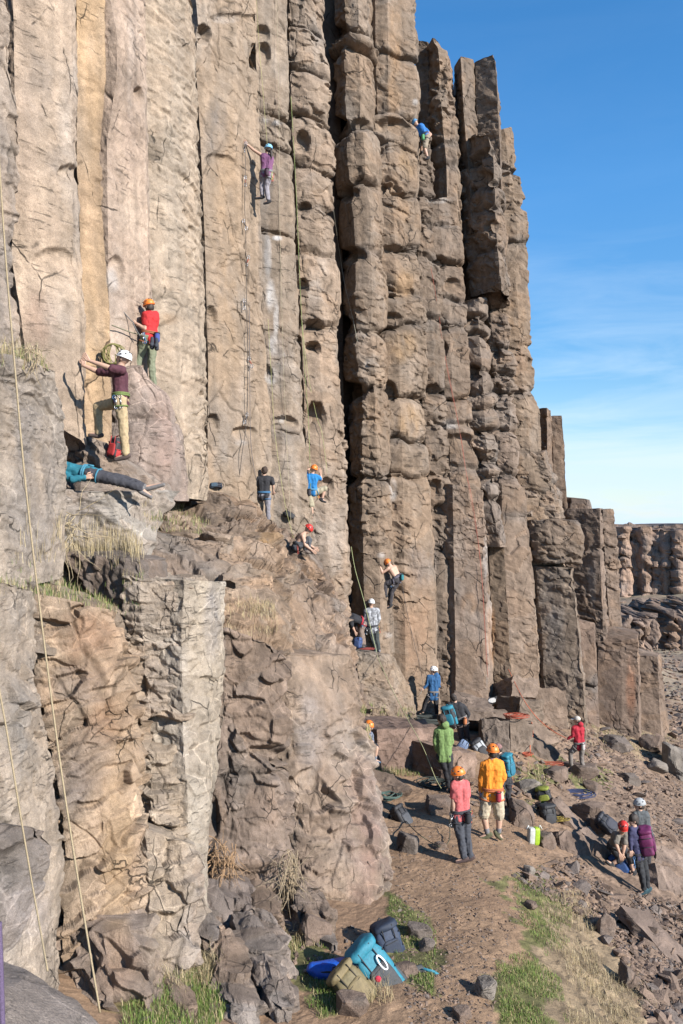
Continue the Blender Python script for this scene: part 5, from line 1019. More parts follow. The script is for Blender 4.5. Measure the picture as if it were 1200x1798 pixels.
        link_mesh('hair', remeshed(hb, .014, 1, .010, seed), hair, root, base)
    if tail:
        tb = MB(); a0 = hc - fwd * .1 * kh - up * .03; tb.tube([a0, a0 - fwd * .04 + np.array([0, 0, -.08]), a0 - fwd * .05 + np.array([0, 0, -.2]), a0 - fwd * .03 + np.array([0, 0, -.3])], [.02, .035, .03, .006], 8); tb.build('ponytail', hair or HAIR, root)
    # --- climbing harness
    if harness:
        hm = MB(); fr = np.cross(la, spine)
        if np.dot(fr, fwd) < 0: fr = -fr
        ring = [hip + spine * .075 * k + (la * math.cos(a) * .178 + fr * math.sin(a) * .128) * k for a in np.linspace(0, 2 * math.pi, 25)]
        for dz in (-.014, .014): hm.tube([p + spine * dz * k for p in ring], .017 * k, 6)
        for sd in 'LR':
            if 'kn' + sd in P:
                dr = P['kn' + sd] - P['hp' + sd]; dr /= np.linalg.norm(dr); ax = la - dr * np.dot(la, dr); ax /= np.linalg.norm(ax); ay = np.cross(dr, ax); ct = lerp(P['hp' + sd], P['kn' + sd], .24)
                hm.tube([ct + (ax * math.cos(a) + ay * math.sin(a)) * .108 * k for a in np.linspace(0, 2 * math.pi, 19)], .014 * k, 6)
        hm.tube([hip + spine * .07 * k + fr * .135 * k, hip - spine * .04 * k + fr * .135 * k], .016 * k, 6)
        hn = hm.build('harness', harness, root)
        rg = random.Random(seed)
        for i in range(gear):
            a = rg.uniform(-.6, .6) + (0 if i % 2 else math.pi); p = hip + spine * .055 * k + (la * math.cos(a) * .2 + fr * math.sin(a) * .15) * k
            g = MB(); z = np.array([rg.uniform(-.02, .02), 0, -.055]); q = [p + np.array([math.cos(t) * .02, math.sin(t) * .006, math.sin(t) * .035 - .035]) for t in np.linspace(0, 6.28, 9)]
            g.tube(q, .005, 5); g.strip([p + [0, 0, -.06], p + z * 2.0 + [0, 0, -.06]], (.009, 0, 0), .004); q2 = [p + z * 2 + np.array([math.cos(t) * .02, math.sin(t) * .006, math.sin(t) * .035 - .09]) for t in np.linspace(0, 6.28, 9)]; g.tube(q2, .005, 5)
            g.build('quickdraw', [METAL, cloth((.55, .08, .05), .5), cloth((.1, .25, .5), .5), cloth((.65, .6, .1), .5)][i % 4], hn)
    if bag:
        col_b, s = bag; fr = np.cross(la, spine)
        if np.dot(fr, fwd) < 0: fr = -fr
        p = hip - fr * .17 * k + la * s * .08 * k + spine * -.01; g = MB(); g.cone(p + [0, 0, .055], .052, p - [0, 0, .06], .056, 14, 4); co_ = g.build('chalk_bag', cloth(col_b), root)
        g = MB(); g.tube([p + np.array([math.cos(t) * .054, math.sin(t) * .054, .085]) for t in np.linspace(0, 6.28, 15)], .009, 5); g.build('rim', BLACK, co_)
    root['_p'] = 1; del root['_p']
    PEOPLE.append((root, P, k))
    return root, P
PEOPLE = []
PI = math.pi
def C(*a, **k): return cloth(a, **k)
def sd(x, y, off): return surf(x, y, 2) - off
KH = C(.46, .35, .20); GRY = C(.17, .165, .175)
# on the left
person('man in a maroon t-shirt and white helmet pushing against the orange column', 13.2, 1.80, dict(hip=(213, 702), neck=(210, 646, -.1), head=(216, 632), shL=(214, 650, -1), elL=(196, 647, -.7), wrL=(156, 633, .6), haL=(149, 624), shR=(199, 655, 1), elR=(173, 653, .5), wrR=(147, 642, .4), haR=(147, 632),
       hipax=(-.1, 1, 0), knL=(217, 751), anL=(221, 797), toeL=(203, 806), knR=(172, 714, .7), anR=(174, 760), toeR=(158, 763)), PI * .92, C(.085, .022, .035), .95, KH, 1.97, C(.10, .07, .06), helmet=WHITE, harness=C(.16, .22, .06), gear=6, hem=.01, vox=.013)
person('belayer in a red t-shirt and orange helmet standing behind the rock pillar', 16.0, 1.75, dict(hip=(263, 592), neck=(265, 549), head=(262, 539), shL=(256, 553, -.6), elL=(256, 578, -.3), wrL=(238, 567, .2), haL=(231, 562), shR=(273, 552, .6), elR=(275, 579), wrR=(272, 592, .3), knL=(246, 626, .4), anL=(238, 660, .2), knR=(266, 636), anR=(270, 678)),
       PI * .78, C(.50, .018, .02), .6, C(.20, .22, .14), 1.95, BLACK, helmet=ORANGE, hair=HAIR, harness=C(.30, .10, .04), gear=3, bag=((.05, .08, .3), .6), pitch=.25, vox=.013)
person('person in a teal jacket and dark trousers lying on the grassy ledge', 12.5, 1.72, dict(hip=(158, 832), neck=(98, 820), head=(78, 822), shL=(104, 832, -1), shR=(104, 820, 1), elL=(128, 842, -.5), wrL=(150, 838, .2), elR=(120, 818, .4), wrR=(146, 824, -.2), hipax=(0, 1, 0), knL=(219, 848), anL=(250, 858), toeL=(266, 872), knR=(217, 842), anR=(254, 854), toeR=(287, 850)),
       -PI / 2, C(.012, .16, .22), 1.9, C(.045, .045, .055), 1.9, C(.17, .16, .155), hair=HAIR, harness=C(.05, .22, .32), headup=(-1, 0, .1), hem=.03, vox=.014)
DW = min(sd(463, 300, .42), sd(445, 262, .3))
person('climbing woman in a purple tank top and pale blue helmet high on the wall', DW, 1.66, dict(hip=(468, 306), neck=(470, 272), head=(471, 263), shL=(461, 273.5, .3), elL=(446, 264, -.35), wrL=(433, 253, .1), haL=(430, 246), shR=(476, 277, .2), elR=(478, 290, .5), wrR=(469, 300, .5), knL=(460, 323, .3), anL=(460.5, 344), toeL=(449, 348), knR=(468, 328, .2), anR=(471.5, 352), toeR=(464, 357)),
       PI * .75, C(.20, .075, .17), 0, C(.29, .27, .30), 1.9, BLACK, helmet=C(.22, .50, .70), hair=HAIR, tail=True, harness=C(.25, .25, .27), gear=6, bag=((.06, .03, .05), .5), pitch=.15, vox=.016)
DW = sd(737, 262, .3)
person('climber in a blue shirt near the top of the cliff edge', DW, 1.72, dict(hip=(747, 241), neck=(735, 221, .2), head=(730, 217), shL=(732, 226, .6), elL=(726, 236, .6), wrL=(724, 226, .4), shR=(742, 223, -.6), elR=(757, 236, -.2), wrR=(751, 244), knL=(740, 252, .6), anL=(740, 266, .4), knR=(746, 260, .3), anR=(751, 276), toeR=(747, 279)),
       PI * .7, C(.02, .17, .50), .6, C(.33, .27, .2), .9, BLACK, helmet=C(.1, .3, .55), harness=DARK, gear=2, bag=((.1, .35, .15), .4), vox=.017)
person('dark haired man in a black t-shirt seen from behind on the middle ledge', 21.8, 1.66, dict(hip=(464, 869), neck=(463.5, 836), head=(464.5, 828), shL=(452, 841), elL=(449, 855), wrL=(452, 864, .4), shR=(477, 841), elR=(480, 852), wrR=(480, 862, .4), knL=(458, 882, .8), anL=(457, 896, .6), knR=(471, 896), anR=(472, 920)),
       PI * .55, C(.02, .02, .024), .75, C(.235, .225, .25), 1.95, C(.3, .28, .26), hair=C(.05, .03, .02, wob=.4), harness=C(.05, .16, .30), hem=.04, vox=.016)
DW = sd(556, 800, .38)
person('climber in a blue t-shirt and orange helmet stepping up at the base of the wall', DW, 1.76, dict(hip=(547, 864), neck=(548, 833), head=(551, 825), shL=(539, 837), elL=(538, 828, .8), wrL=(545, 822, .5), shR=(557, 837), elR=(564.5, 842, .4), wrR=(563, 831, .5), haR=(562, 824), knL=(547, 887), anL=(548.5, 905), toeL=(546, 914), knR=(570, 858, .3), anR=(566, 876), toeR=(572, 881)),
       PI * .45, C(.012, .20, .50), .7, C(.36, .32, .22), 1.1, BLACK, helmet=ORANGE, harness=C(.08, .25, .4), gear=6, bag=((.04, .04, .05), -.6), pitch=.3, vox=.016)
person('shirtless person in a red helmet sitting on the brown ledge', 20.7, 1.66, dict(hip=(520, 960), neck=(534, 936), head=(541, 930), shL=(528, 939, .7), elL=(540, 955, .3), wrL=(552, 962), shR=(532, 942, -.9), elR=(536, 957), wrR=(548, 966), hipax=(.2, -1, 0), knR=(544, 948, -.3), anR=(541, 966), toeR=(549, 970), knL=(542, 946, .6), anL=(536, 966, .3), toeL=(545, 969)),
       -.15, None, 0, C(.075, .08, .09), 1.9, C(.25, .2, .17), helmet=RED, harness=BLACK, gear=2, pitch=-.5, vox=.016)
DW = sd(690, 1010, .42)
person('shirtless climber in an orange helmet and black trousers on the wall', DW, 1.78, dict(hip=(699, 1016), neck=(687, 994.5), head=(682, 989), shL=(682, 998.5, -.5), elL=(671.5, 1006), wrL=(666.5, 991, .4), haL=(664, 986), shR=(694, 997, .6), elR=(684, 1000, .7), wrR=(677, 984, .4), knL=(676, 1025, .2), anL=(677, 1045), toeL=(671.5, 1048), knR=(688.5, 1039, .2), anR=(685, 1062), toeR=(680, 1067)),
       PI * .72, None, 0, C(.045, .04, .045), 1.9, BLACK, helmet=ORANGE, harness=C(.13, .12, .16), gear=4, bag=((.03, .22, .25), .5), pitch=.1, vox=.016)
person('belayer in grey camouflage hoodie and white helmet on the ledge', 25.3, 1.76, dict(hip=(655, 1103), neck=(651, 1068), head=(652, 1060), shL=(643, 1072.5), elL=(642, 1086), wrL=(646, 1097, .4), shR=(663, 1071.5), elR=(666, 1086), wrR=(662, 1097, .4), knL=(655, 1123), anL=(660, 1143), knR=(662, 1122), anR=(666, 1141)),
       PI * .55, C(.30, .31, .33, wob=.75, sc=14), 1.9, C(.045, .055, .055), 1.9, C(.2, .2, .22), helmet=WHITE, harness=DARK, gear=5, hem=.06, vox=.016)
person('person in a black shirt bending over beside the camouflage hoodie', 25.0, 1.74, dict(hip=(637, 1091), neck=(616, 1083, -.6), head=(609, 1086), shL=(616, 1088, -.6), elL=(619, 1100, .2), wrL=(624, 1110, .3), shR=(618, 1083, .8), elR=(625, 1099), wrR=(630, 1110), knL=(634, 1110, -.3), anL=(636, 1132), knR=(636, 1109, .4), anR=(640, 1133)),
       PI * 1.05, C(.016, .017, .022), .9, C(.22, .16, .13), 1.9, BLACK, hair=HAIR, harness=C(.45, .03, .05), gear=3, pitch=-.6, vox=.016)
# lower right party
person('woman in a blue hooded jacket and white helmet belaying below the wall', 25.7, 1.71, dict(hip=(761, 1218), neck=(762, 1186), head=(761.5, 1178), shL=(753, 1188.5, -.2), elL=(750.5, 1201), wrL=(744, 1209, -.2), haL=(742, 1210), shR=(770, 1188.5), elR=(771, 1205), wrR=(757, 1207, -.5), knL=(747, 1234), anL=(742, 1252), toeL=(737, 1254), knR=(766.5, 1238), anR=(767.5, 1257), toeR=(763, 1262)),
       PI * 1.02, C(.02, .10, .24), 1.85, C(.022, .022, .026), 1.75, C(.03, .035, .03), helmet=WHITE, hair=HAIR, harness=C(.2, .18, .17), gear=2, hem=.10, hood=True, pitch=.45, vox=.016)
person('dark haired man in a long sleeved black top with an orange chalk bag', 23.3, 1.76, dict(hip=(811, 1264), neck=(800, 1234.5, -.2), head=(796.5, 1226), shL=(789, 1237), elL=(783, 1253, -.3), wrL=(789, 1262, -.3), shR=(814, 1240), elR=(823, 1254), wrR=(819, 1266, .2), knL=(809, 1288), anL=(816, 1314), knR=(820, 1289), anR=(825, 1318)),
       PI * .62, C(.018, .018, .022), 1.9, C(.075, .05, .045), 1.95, BLACK, hair=HAIR, harness=C(.22, .2, .19), gear=3, bag=((.55, .19, .07), .9), pitch=-.2, vox=.016)
person('dark haired person in a green hoodie and black trousers seen from behind', 17.9, 1.74, dict(hip=(781, 1326), neck=(778, 1274), head=(775.5, 1264.5), shL=(767.5, 1285), elL=(764, 1303), wrL=(768, 1319, .3), shR=(790.5, 1284), elR=(793, 1303), wrR=(789, 1320, .3), knL=(783, 1352), anL=(789, 1382), toeL=(785, 1388), knR=(790.5, 1355), anR=(794, 1384), toeR=(790, 1390)),
       PI * .72, C(.17, .27, .085), 1.9, C(.022, .022, .026), 1.95, BLACK, hair=HAIR, hem=.05, hood=True, ground=(790, 1392), vox=.014)
person('child in an orange helmet sitting at the edge of the buttress', 17.0, 1.25, dict(hip=(648, 1306), neck=(645, 1287), head=(648, 1276), shL=(640, 1291), elL=(642, 1300), wrL=(652, 1308), shR=(650, 1291, -.6), elR=(652, 1300), wrR=(659, 1309), knL=(656, 1316, -.8), anL=(655, 1336), toeL=(662, 1341), knR=(662, 1313, -.7), anR=(659, 1333), toeR=(668, 1338)),
       -.7, C(.16, .18, .24, wob=.5), .6, C(.02, .02, .025), .75, C(.02, .09, .17), helmet=ORANGE, hair=HAIR, socks=C(.2, .22, .26), pitch=-.3, vox=.013)
person('man in a salmon t-shirt and orange helmet standing on the trail', 14.4, 1.74, dict(hip=(810, 1430), neck=(807.5, 1371.5), head=(804.5, 1361), shL=(797.5, 1378, -.3), elL=(796, 1405, -.2), wrL=(797, 1430), shR=(818, 1377, .3), elR=(822, 1403), wrR=(819, 1424, .3), knL=(808, 1468), anL=(815, 1505), toeL=(801, 1513), knR=(820, 1468), anR=(826, 1503), toeR=(816, 1510)),
       PI * .85, C(.56, .125, .125), .7, C(.055, .06, .075), 1.95, C(.08, .05, .045), helmet=ORANGE, hair=HAIR, harness=DARK, gear=5, bag=((.02, .02, .025), .5), hem=.02, pitch=.2, ground=(812, 1516), vox=.013)
person('man in an orange long sleeved shirt and khaki shorts with his back turned', 15.0, 1.80, dict(hip=(865, 1392), neck=(865, 1333), head=(865, 1321), shL=(850, 1344), elL=(846, 1368), wrL=(845, 1390, .2), haL=(845, 1397), shR=(878, 1342), elR=(885, 1363), wrR=(879, 1378, .5), knL=(850, 1431), anL=(856, 1463), toeL=(843, 1471), knR=(877, 1432), anR=(876, 1462), toeR=(881, 1472)),
       PI * .60, C(.78, .25, .018), 1.9, C(.50, .42, .30), .98, C(.10, .10, .05), helmet=ORANGE, hair=HAIR, harness=C(.5, .15, .05), gear=7, bag=((.35, .03, .05), .9), socks=C(.17, .17, .18), hem=.03, ground=(862, 1475), vox=.013, fat=1.06)
person('woman in a floral headscarf wearing the turquoise backpack', 17.6, 1.60, dict(hip=(886, 1370), neck=(878, 1324), head=(875, 1315), shL=(871, 1330), elL=(869, 1345, -.3), wrL=(874, 1358, -.4), shR=(885, 1330), elR=(889, 1346), wrR=(888, 1358, -.2), knL=(885, 1392), anL=(881.5, 1416), knR=(892.5, 1393), anR=(895, 1415)),
       PI * .75, C(.05, .05, .055), 0, C(.022, .022, .026), 1.9, BLACK, cap=C(.30, .16, .15, wob=.8, sc=60), hair=HAIR, harness=DARK, gear=5, ground=(890, 1424), vox=.014)
person('man in a red jacket and pale cap standing on the slope below the columns', 25.2, 1.76, dict(hip=(1018, 1308), neck=(1015, 1273), head=(1013.5, 1265), shL=(1007.5, 1279, -.3), elL=(1006, 1292), wrL=(997, 1297.5, .2), shR=(1022.5, 1280, .2), elR=(1021, 1295), wrR=(1010, 1299, .2), knL=(1001, 1323, .3), anL=(1004, 1345), toeL=(996, 1350), knR=(1021, 1328), anR=(1024, 1346), toeR=(1019, 1350)),
       PI * .88, C(.42, .012, .03), 1.9, C(.20, .175, .155), 1.95, C(.06, .06, .065), cap=C(.62, .57, .50), hair=HAIR, harness=C(.2, .19, .18), gear=2, bag=((.5, .48, .45), .4), hem=.03, pitch=.35, ground=(1008, 1353), vox=.016, hood=True)
person('bearded man in a grey t-shirt and grey helmet behind the purple pack', 17.7, 1.78, dict(hip=(1134, 1470), neck=(1123.5, 1424), head=(1122.5, 1414), shL=(1116, 1431, -.2), elL=(1113, 1450, .2), wrL=(1108, 1462, -.2), shR=(1134, 1430), elR=(1133, 1447), wrR=(1124, 1453, -.5), knL=(1130, 1500), anL=(1128, 1530), knR=(1138, 1500), anR=(1137, 1530)),
       PI * .95, C(.085, .095, .10), .7, C(.03, .03, .035), 1.95, BLACK, helmet=C(.42, .44, .45), hair=HAIR, vox=.014)
person('person in a red helmet crouching over the blue pack', 17.2, 1.72, dict(hip=(1082, 1484), neck=(1091, 1464, -.8), head=(1094, 1454, -.5), shL=(1084, 1466), elL=(1082, 1482, -.4), wrL=(1088, 1498, -.3), shR=(1098, 1466), elR=(1097, 1482, -.3), wrR=(1094, 1500, -.3), knL=(1090, 1508, -.5), anL=(1076, 1516), toeL=(1066, 1512), knR=(1106, 1506, -.6), anR=(1112, 1530), toeR=(1103, 1542)),
       -PI * .55, C(.19, .17, .145), .8, C(.03, .03, .035), 1.3, C(.04, .04, .042), helmet=RED, hair=HAIR, harness=DARK, pitch=-.8, vox=.014)
person('woman in black leggings carrying the purple backpack', 16.9, 1.66, dict(hip=(1122, 1502), neck=(1114, 1452), head=(1112, 1441), shL=(1109, 1458, -.4), elL=(1107, 1476, -.2), wrL=(1108, 1492, -.3), shR=(1120, 1457, .4), elR=(1114, 1476, .2), wrR=(1109, 1488), knL=(1126.5, 1533), anL=(1131.5, 1562), toeL=(1124, 1570), knR=(1134, 1532), anR=(1138, 1560), toeR=(1131, 1569)),
       PI * 1.0, C(.04, .04, .10), 1.9, C(.022, .024, .028), 1.9, C(.03, .08, .10), hair=HAIR, harness=BLACK, gear=3, pitch=-.1, ground=(1132, 1573), vox=.014)

bpy.data.scenes.remove(TMP)
# ------------------------------------------------------------ packs and bags
def frame(U, Nn):
    U = np.array(U, float); U /= np.linalg.norm(U); Nn = np.array(Nn, float); Nn -= U * np.dot(Nn, U); Nn /= np.linalg.norm(Nn); R = np.cross(U, Nn)
    return R, Nn, U
def pack(label, c, U, Nn, size, col, col2=(.03, .03, .035), strap=(.02, .02, .022), lid=True, pocket=True, belt=False, straps=True, name='backpack', emblem=None, cat='backpack', group='packs and bags of the climbing party'):
    R, Nn, U = frame(U, Nn); c = np.array(c); w_, h_, t_ = size; M3 = Matrix((R, Nn, U)).transposed()
    lo = c - U * h_ / 2; root = empty(name, tuple(lo), label, cat, group); A, B, S3 = cloth(col, .7), cloth(col2, .75), cloth(strap, .8)
    def soft(nm, cc, half, m, e=.5, am=.016):
        b = MB(); b.sbox(cc, half, M3, e, 30, 20); b2 = np.array(b.v); nrm = b2 - np.array(cc); nrm /= np.maximum(np.linalg.norm(nrm, axis=1, keepdims=True), 1e-6)
        wv = (1 - 2 * np.abs(vn(b2 * 7, int(abs(c[0]) * 91)))) * am + vn(b2 * 17, 5) * am * .5; b.v = [tuple(p) for p in b2 + nrm * wv[:, None]]
        return b.build(nm, m, root)
    soft('main_compartment', c - U * .03 * h_, (w_ / 2, t_ / 2, h_ * .46), A)
    if lid: soft('top_lid', c + U * h_ * .43 + Nn * .01, (w_ * .50, t_ * .50, h_ * .10), B if lid == 2 else A, .6)
    if pocket:
        po = soft('front_pocket', c + Nn * t_ * .46 - U * h_ * .12, (w_ * .36, t_ * .16, h_ * .26), B, .5, .01)
        b = MB(); b.tube([c + Nn * (t_ * .60) + U * h_ * (.08) + R * w_ * x_ for x_ in np.linspace(-.26, .26, 7)], .006, 5); b.build('zip', S3, po)
        for s in (-1, 1): soft('side_pocket', c + R * s * w_ * .47 - U * h_ * .26, (w_ * .08, t_ * .34, h_ * .16), B, .5, .008)
    for s in (-1, 1):
        b = MB()
        for z in (-.1, .22): b.tube([c + R * s * w_ * .52 - Nn * t_ * .42 + U * h_ * z, c + R * s * w_ * .535 + U * h_ * (z + .01), c + R * s * w_ * .46 + Nn * t_ * .46 + U * h_ * z], .009, 5)
        b.build('compression_strap', S3, root)
        b = MB(); b.tube([c + R * s * w_ * .22 + Nn * t_ * .53 + U * h_ * z for z in (.47, .36, .2, .08)], .008, 5); b.build('lid_strap', S3, root)
        if straps:
            b = MB(); b.strip([c + R * s * w_ * .22 - Nn * t_ * .48 + U * h_ * .42, c + R * s * w_ * .3 - Nn * (t_ * .48 + .09) + U * h_ * .34, c + R * s * w_ * .34 - Nn * (t_ * .48 + .12) + U * h_ * .1, c + R * s * w_ * .36 - Nn * (t_ * .48 + .05) - U * h_ * .25, c + R * s * w_ * .38 - Nn * t_ * .45 - U * h_ * .38], R * .03, .01); b.build('shoulder_strap', B, root)
        if belt:
            b = MB(); b.strip([c + R * s * w_ * .45 - Nn * t_ * .4 - U * h_ * .36, c + R * s * w_ * .8 - Nn * t_ * .3 - U * h_ * .42, c + R * s * w_ * 1.15 + Nn * t_ * .1 - U * h_ * .52], U * .05, .015); b.build('hip_belt', B, root)
            b = MB(); b.strip([c + R * s * w_ * 1.1 + Nn * t_ * .1 - U * h_ * .5, c + R * s * w_ * 1.3 + Nn * t_ * .2 - U * h_ * .66, c + R * s * w_ * 1.45 + Nn * .1 * t_ - U * h_ * .9], R * .018, .004); b.build('belt_webbing', A, root)
    b = MB(); b.tube([c + U * h_ * .5 + R * .05 - Nn * t_ * .3, c + U * h_ * .57 - Nn * t_ * .32, c + U * h_ * .5 - R * .05 - Nn * t_ * .3], .01, 6); b.build('haul_loop', S3, root)
    if emblem:
        rgb, (eu, er), (a_, b_) = emblem; b = MB(); q = c + Nn * t_ * .60 + U * h_ * eu + R * w_ * er
        b.tube([q + R * a_ * math.cos(t) + U * b_ * math.sin(t) for t in np.linspace(0, 6.28, 22)], .012, 6); b.build('loop', cloth(rgb, .5), root)
    return root
def at(x, y, off=.12, own=None): return W(x, y, (own if own else min(ground_px(x, y), surf(x, y, 1))) - off)
def near_rock(x, y, off): return W(x, y, surf(x, y, 1) - off)
TQ = (.018, .20, .28)
pack('large turquoise and grey hiking pack lying on the grass with its straps loose', at(662, 1706, .17), (-.62, .05, .78), (.35, -.85, .35), (.42, .80, .30), TQ, (.045, .05, .055), (.03, .03, .034), lid=True, belt=True, emblem=((.8, .8, .8), (.12, .18), (.035, .10)))
b_ = MB(); q = at(664, 1719, .36); b_.ball(q, (.04, .02, .04)); rr = b_.build('round_patch', cloth((.5, .02, .05)), bpy.data.objects['backpack'])
pack('navy blue daypack leaning against the foot of the buttress', at(682, 1656, .16), (-.30, .1, .95), (.35, -.9, .2), (.35, .56, .25), (.018, .035, .075), (.014, .025, .05), lid=2, emblem=((.75, .75, .75), (-.28, .1), (.04, .02)))
pack('olive green rucksack lying beside the blue dry bag', at(620, 1734, .15), (-.55, .15, .55), (.30, -.8, .5), (.36, .54, .27), (.17, .135, .06), (.21, .16, .075), (.05, .04, .025), lid=2)
bb = empty('dry_bag', tuple(at(580, 1712, .1)), 'bright blue dry bag with a dark rolled opening on the grass', 'dry bag')
b_ = MB(); p0, p1 = at(606, 1706, .16), at(556, 1704, .14); b_.cone(p0, .15, p1, .09, 18, 5); V_ = np.array(b_.v); b_.v = [tuple(v) for v in V_ + (V_ - (p0 + p1) / 2) * (.16 * (1 - 2 * np.abs(vn(V_ * 8, 3))))[:, None]]; b_.build('sack', cloth((.01, .09, .48), .45), bb)
b_ = MB(); b_.cone(p1 + (p1 - p0) * .05, .06, p1 + (p1 - p0) * .2, .035, 12, 3); b_.build('rolled_opening', BLACK, bb); b_ = MB(); b_.tube([p0 + [0, -.12, .03], (p0 + p1) / 2 + [0, -.11, .05], p1 + [0, -.08, .02]], .012, 6); b_.build('strap', BLACK, bb)
pack('black and grey pack lying on the trail beside a coil of rope', at(706, 1436, .16), (-.5, .3, .75), (.6, -.6, .5), (.30, .50, .24), (.028, .028, .032), (.06, .065, .075))
pack('black pack with a yellow green flap propped on the boulders', at(955, 1398, .16), (-.2, .1, .9), (-.3, -.9, .35), (.34, .44, .26), (.025, .026, .03), (.22, .25, .03), lid=2)
pack('black backpack standing among the boulders next to the lime green bag', at(962, 1432, .22), (-.05, .12, 1), (.25, -1, .1), (.36, .50, .26), (.02, .021, .024), (.032, .033, .037))
pack('white and black pack lying at the feet of the man in black', at(844, 1316, .15), (-.5, .15, .75), (.2, -.9, .3), (.34, .58, .26), (.42, .44, .45), (.03, .03, .033), lid=2)
pack('turquoise and black pack on the ground in front of the man in black', W(789, 1258, 23.0), (-.25, .1, .95), (-.35, -.9, .1), (.36, .60, .26), (.03, .03, .034), TQ, TQ, lid=2)
for lab, who, cx_, cy_, off, U_, N_, sz, c1_, c2_ in [
        ('turquoise backpack worn by the woman in the floral headscarf', 'floral', 892, 1344, .02, (-.12, 0, 1), (.75, -.6, 0), (.30, .50, .22), TQ, (.02, .16, .24)),
        ('purple backpack worn by the woman in black leggings', 'leggings', 1134, 1477, .02, (-.22, 0, 1), (.95, -.3, 0), (.34, .54, .28), (.15, .012, .085), (.11, .01, .065))]:
    o = [r for r, P, k in PEOPLE if who in r['label']][0]; P = [P for r, P, k in PEOPLE if r is o][0]
    pack(lab, W(cx_, cy_, (P['neck'][1] + P['hip'][1]) / 2 - off), U_, N_, sz, c1_, c2_)
pack('blue daypack on the ground below the red helmet', at(1088, 1518, .16), (-.35, .2, .8), (-.3, -.9, .3), (.34, .42, .26), (.012, .07, .24), (.01, .05, .17))
pack('red and black bag tucked behind the standing foot of the man in maroon', W(202, 786, 13.75), (.15, .1, 1), (-.4, -.9, 0), (.20, .40, .16), (.03, .025, .028), (.42, .03, .03), (.4, .03, .03), lid=False)
pack('dark pack lying on the boulder behind the red helmet', at(1066, 1446, .15), (-.6, .2, .5), (.3, -.8, .5), (.32, .5, .22), (.025, .028, .04), (.03, .035, .055))
pack('small blue bag at the feet of the person bending over', W(628, 1128, 24.6), (.1, .1, 1), (-.3, -1, 0), (.24, .36, .18), (.04, .08, .22), (.03, .06, .16), lid=False)
pack('pale blue bag on the ledge between the green hoodie and the white pack', at(812, 1311, .15), (.5, .1, .7), (0, -1, .3), (.26, .42, .2), (.16, .22, .34), (.12, .17, .28), lid=False)
pack('black and white bundle of gear on the ledge above the orange rope', at(866, 1230, .2), (.9, .1, .25), (0, -1, .4), (.22, .5, .2), (.03, .03, .032), (.55, .55, .54), lid=False, pocket=True)
pack('black bag in a hollow below the climber in blue', near_rock(508, 904, .1), (-.8, .1, .4), (0, -1, .4), (.16, .34, .14), (.02, .02, .022), (.025, .025, .028), lid=False, pocket=False)
pack('bundle of dark blue gear on top of the rocks under the black crack', near_rock(380, 852, .12), (.9, .1, .1), (0, -1, .3), (.13, .34, .12), (.03, .035, .055), (.05, .09, .13), lid=False)
bb = empty('tote_bag', tuple(at(937, 1483, .1)), 'lime green and white bag standing on the trail', 'bag'); R_, N_, U_ = frame((.05, 0, 1), (.25, -1, .15)); c_ = np.array(at(937, 1468, .16)); M3 = Matrix((R_, N_, U_)).transposed()
b_ = MB(); b_.sbox(c_ - R_ * .05, (.07, .075, .18), M3, .4); b_.build('white_panel', cloth((.5, .52, .48), .6), bb); b_ = MB(); b_.sbox(c_ + R_ * .055, (.065, .078, .18), M3, .4); b_.build('lime_panel', cloth((.33, .50, .02), .6), bb)
b_ = MB(); b_.strip([c_ + U_ * .16 - R_ * .11, c_ + U_ * .22 - R_ * .12, c_ + U_ * .15 - R_ * .17], N_ * .02, .006); b_.strip([c_ + U_ * .16 + R_ * .11, c_ + U_ * .22 + R_ * .13, c_ + U_ * .14 + R_ * .18], N_ * .02, .006); b_.build('handle', cloth((.7, .72, .68), .5), bb)

# ------------------------------------------------------------ ropes
def rope(label, pts, col, r=.0055, name='rope', sub=10, n=6, group=None, sag=0.0):
    P = np.array([p if len(p) == 3 and isinstance(p, np.ndarray) else W(*p) for p in pts]); t = np.arange(len(P)); out = []
    for i in range(len(P) - 1):
        p0, p1, p2, p3 = P[max(i - 1, 0)], P[i], P[i + 1], P[min(i + 2, len(P) - 1)]
        for s in np.linspace(0, 1, sub, endpoint=False):
            out.append(.5 * (2 * p1 + (p2 - p0) * s + (2 * p0 - 5 * p1 + 4 * p2 - p3) * s * s + (3 * p1 - p0 - 3 * p2 + p3) * s ** 3))
    out.append(P[-1]); b = MB(); b.tube(out, r, n); o = b.build(name, cloth(col, .8, .3, 220, 'rope'), None)
    return tag(o, label, 'rope', group or 'climbing ropes')
def on(x, y, off=.08): return W(x, y, surf(x, y, 1) - off)
rope('long pale yellow rope hanging down the left side close to the camera', [(-2, 270, 4.3), (10, 450, 4.25), (25, 630, 4.2), (43, 830, 4.1), (62, 1000, 4.05), (82, 1160, 4.0), (106, 1340, 3.9), (135, 1530, 3.8), (176, 1778, 3.66)], (.38, .30, .18), .0050)
rope('shorter pale yellow strand hanging at the left edge', [(-12, 1150, 4.2), (15, 1300, 4.1), (36, 1430, 4.05), (60, 1570, 4.0), (84, 1705, 3.75)], (.38, .30, .18), .0048)
rope('purple sling at the lower left corner', [(-2, 1620, 2.3), (1, 1700, 2.3), (5, 1830, 2.3)], (.12, .085, .16), .009)
rope('dark rope clipped through quickdraws below the climbing woman', [on(431, 250, .12)] + [on(x, y, .12) for x, y in [(431, 310), (430, 360), (432, 420), (433, 520), (435, 600), (435, 680), (432, 750), (425, 800)]] + [W(418, 866, 21.4)], (.07, .06, .055), .009)
rope('yellow rope running up from the helmet of the climbing woman', [on(450, -20, .1), on(454, 60, .1), on(462, 160, .1), on(470, 258, .25)], (.45, .42, .18), .006)
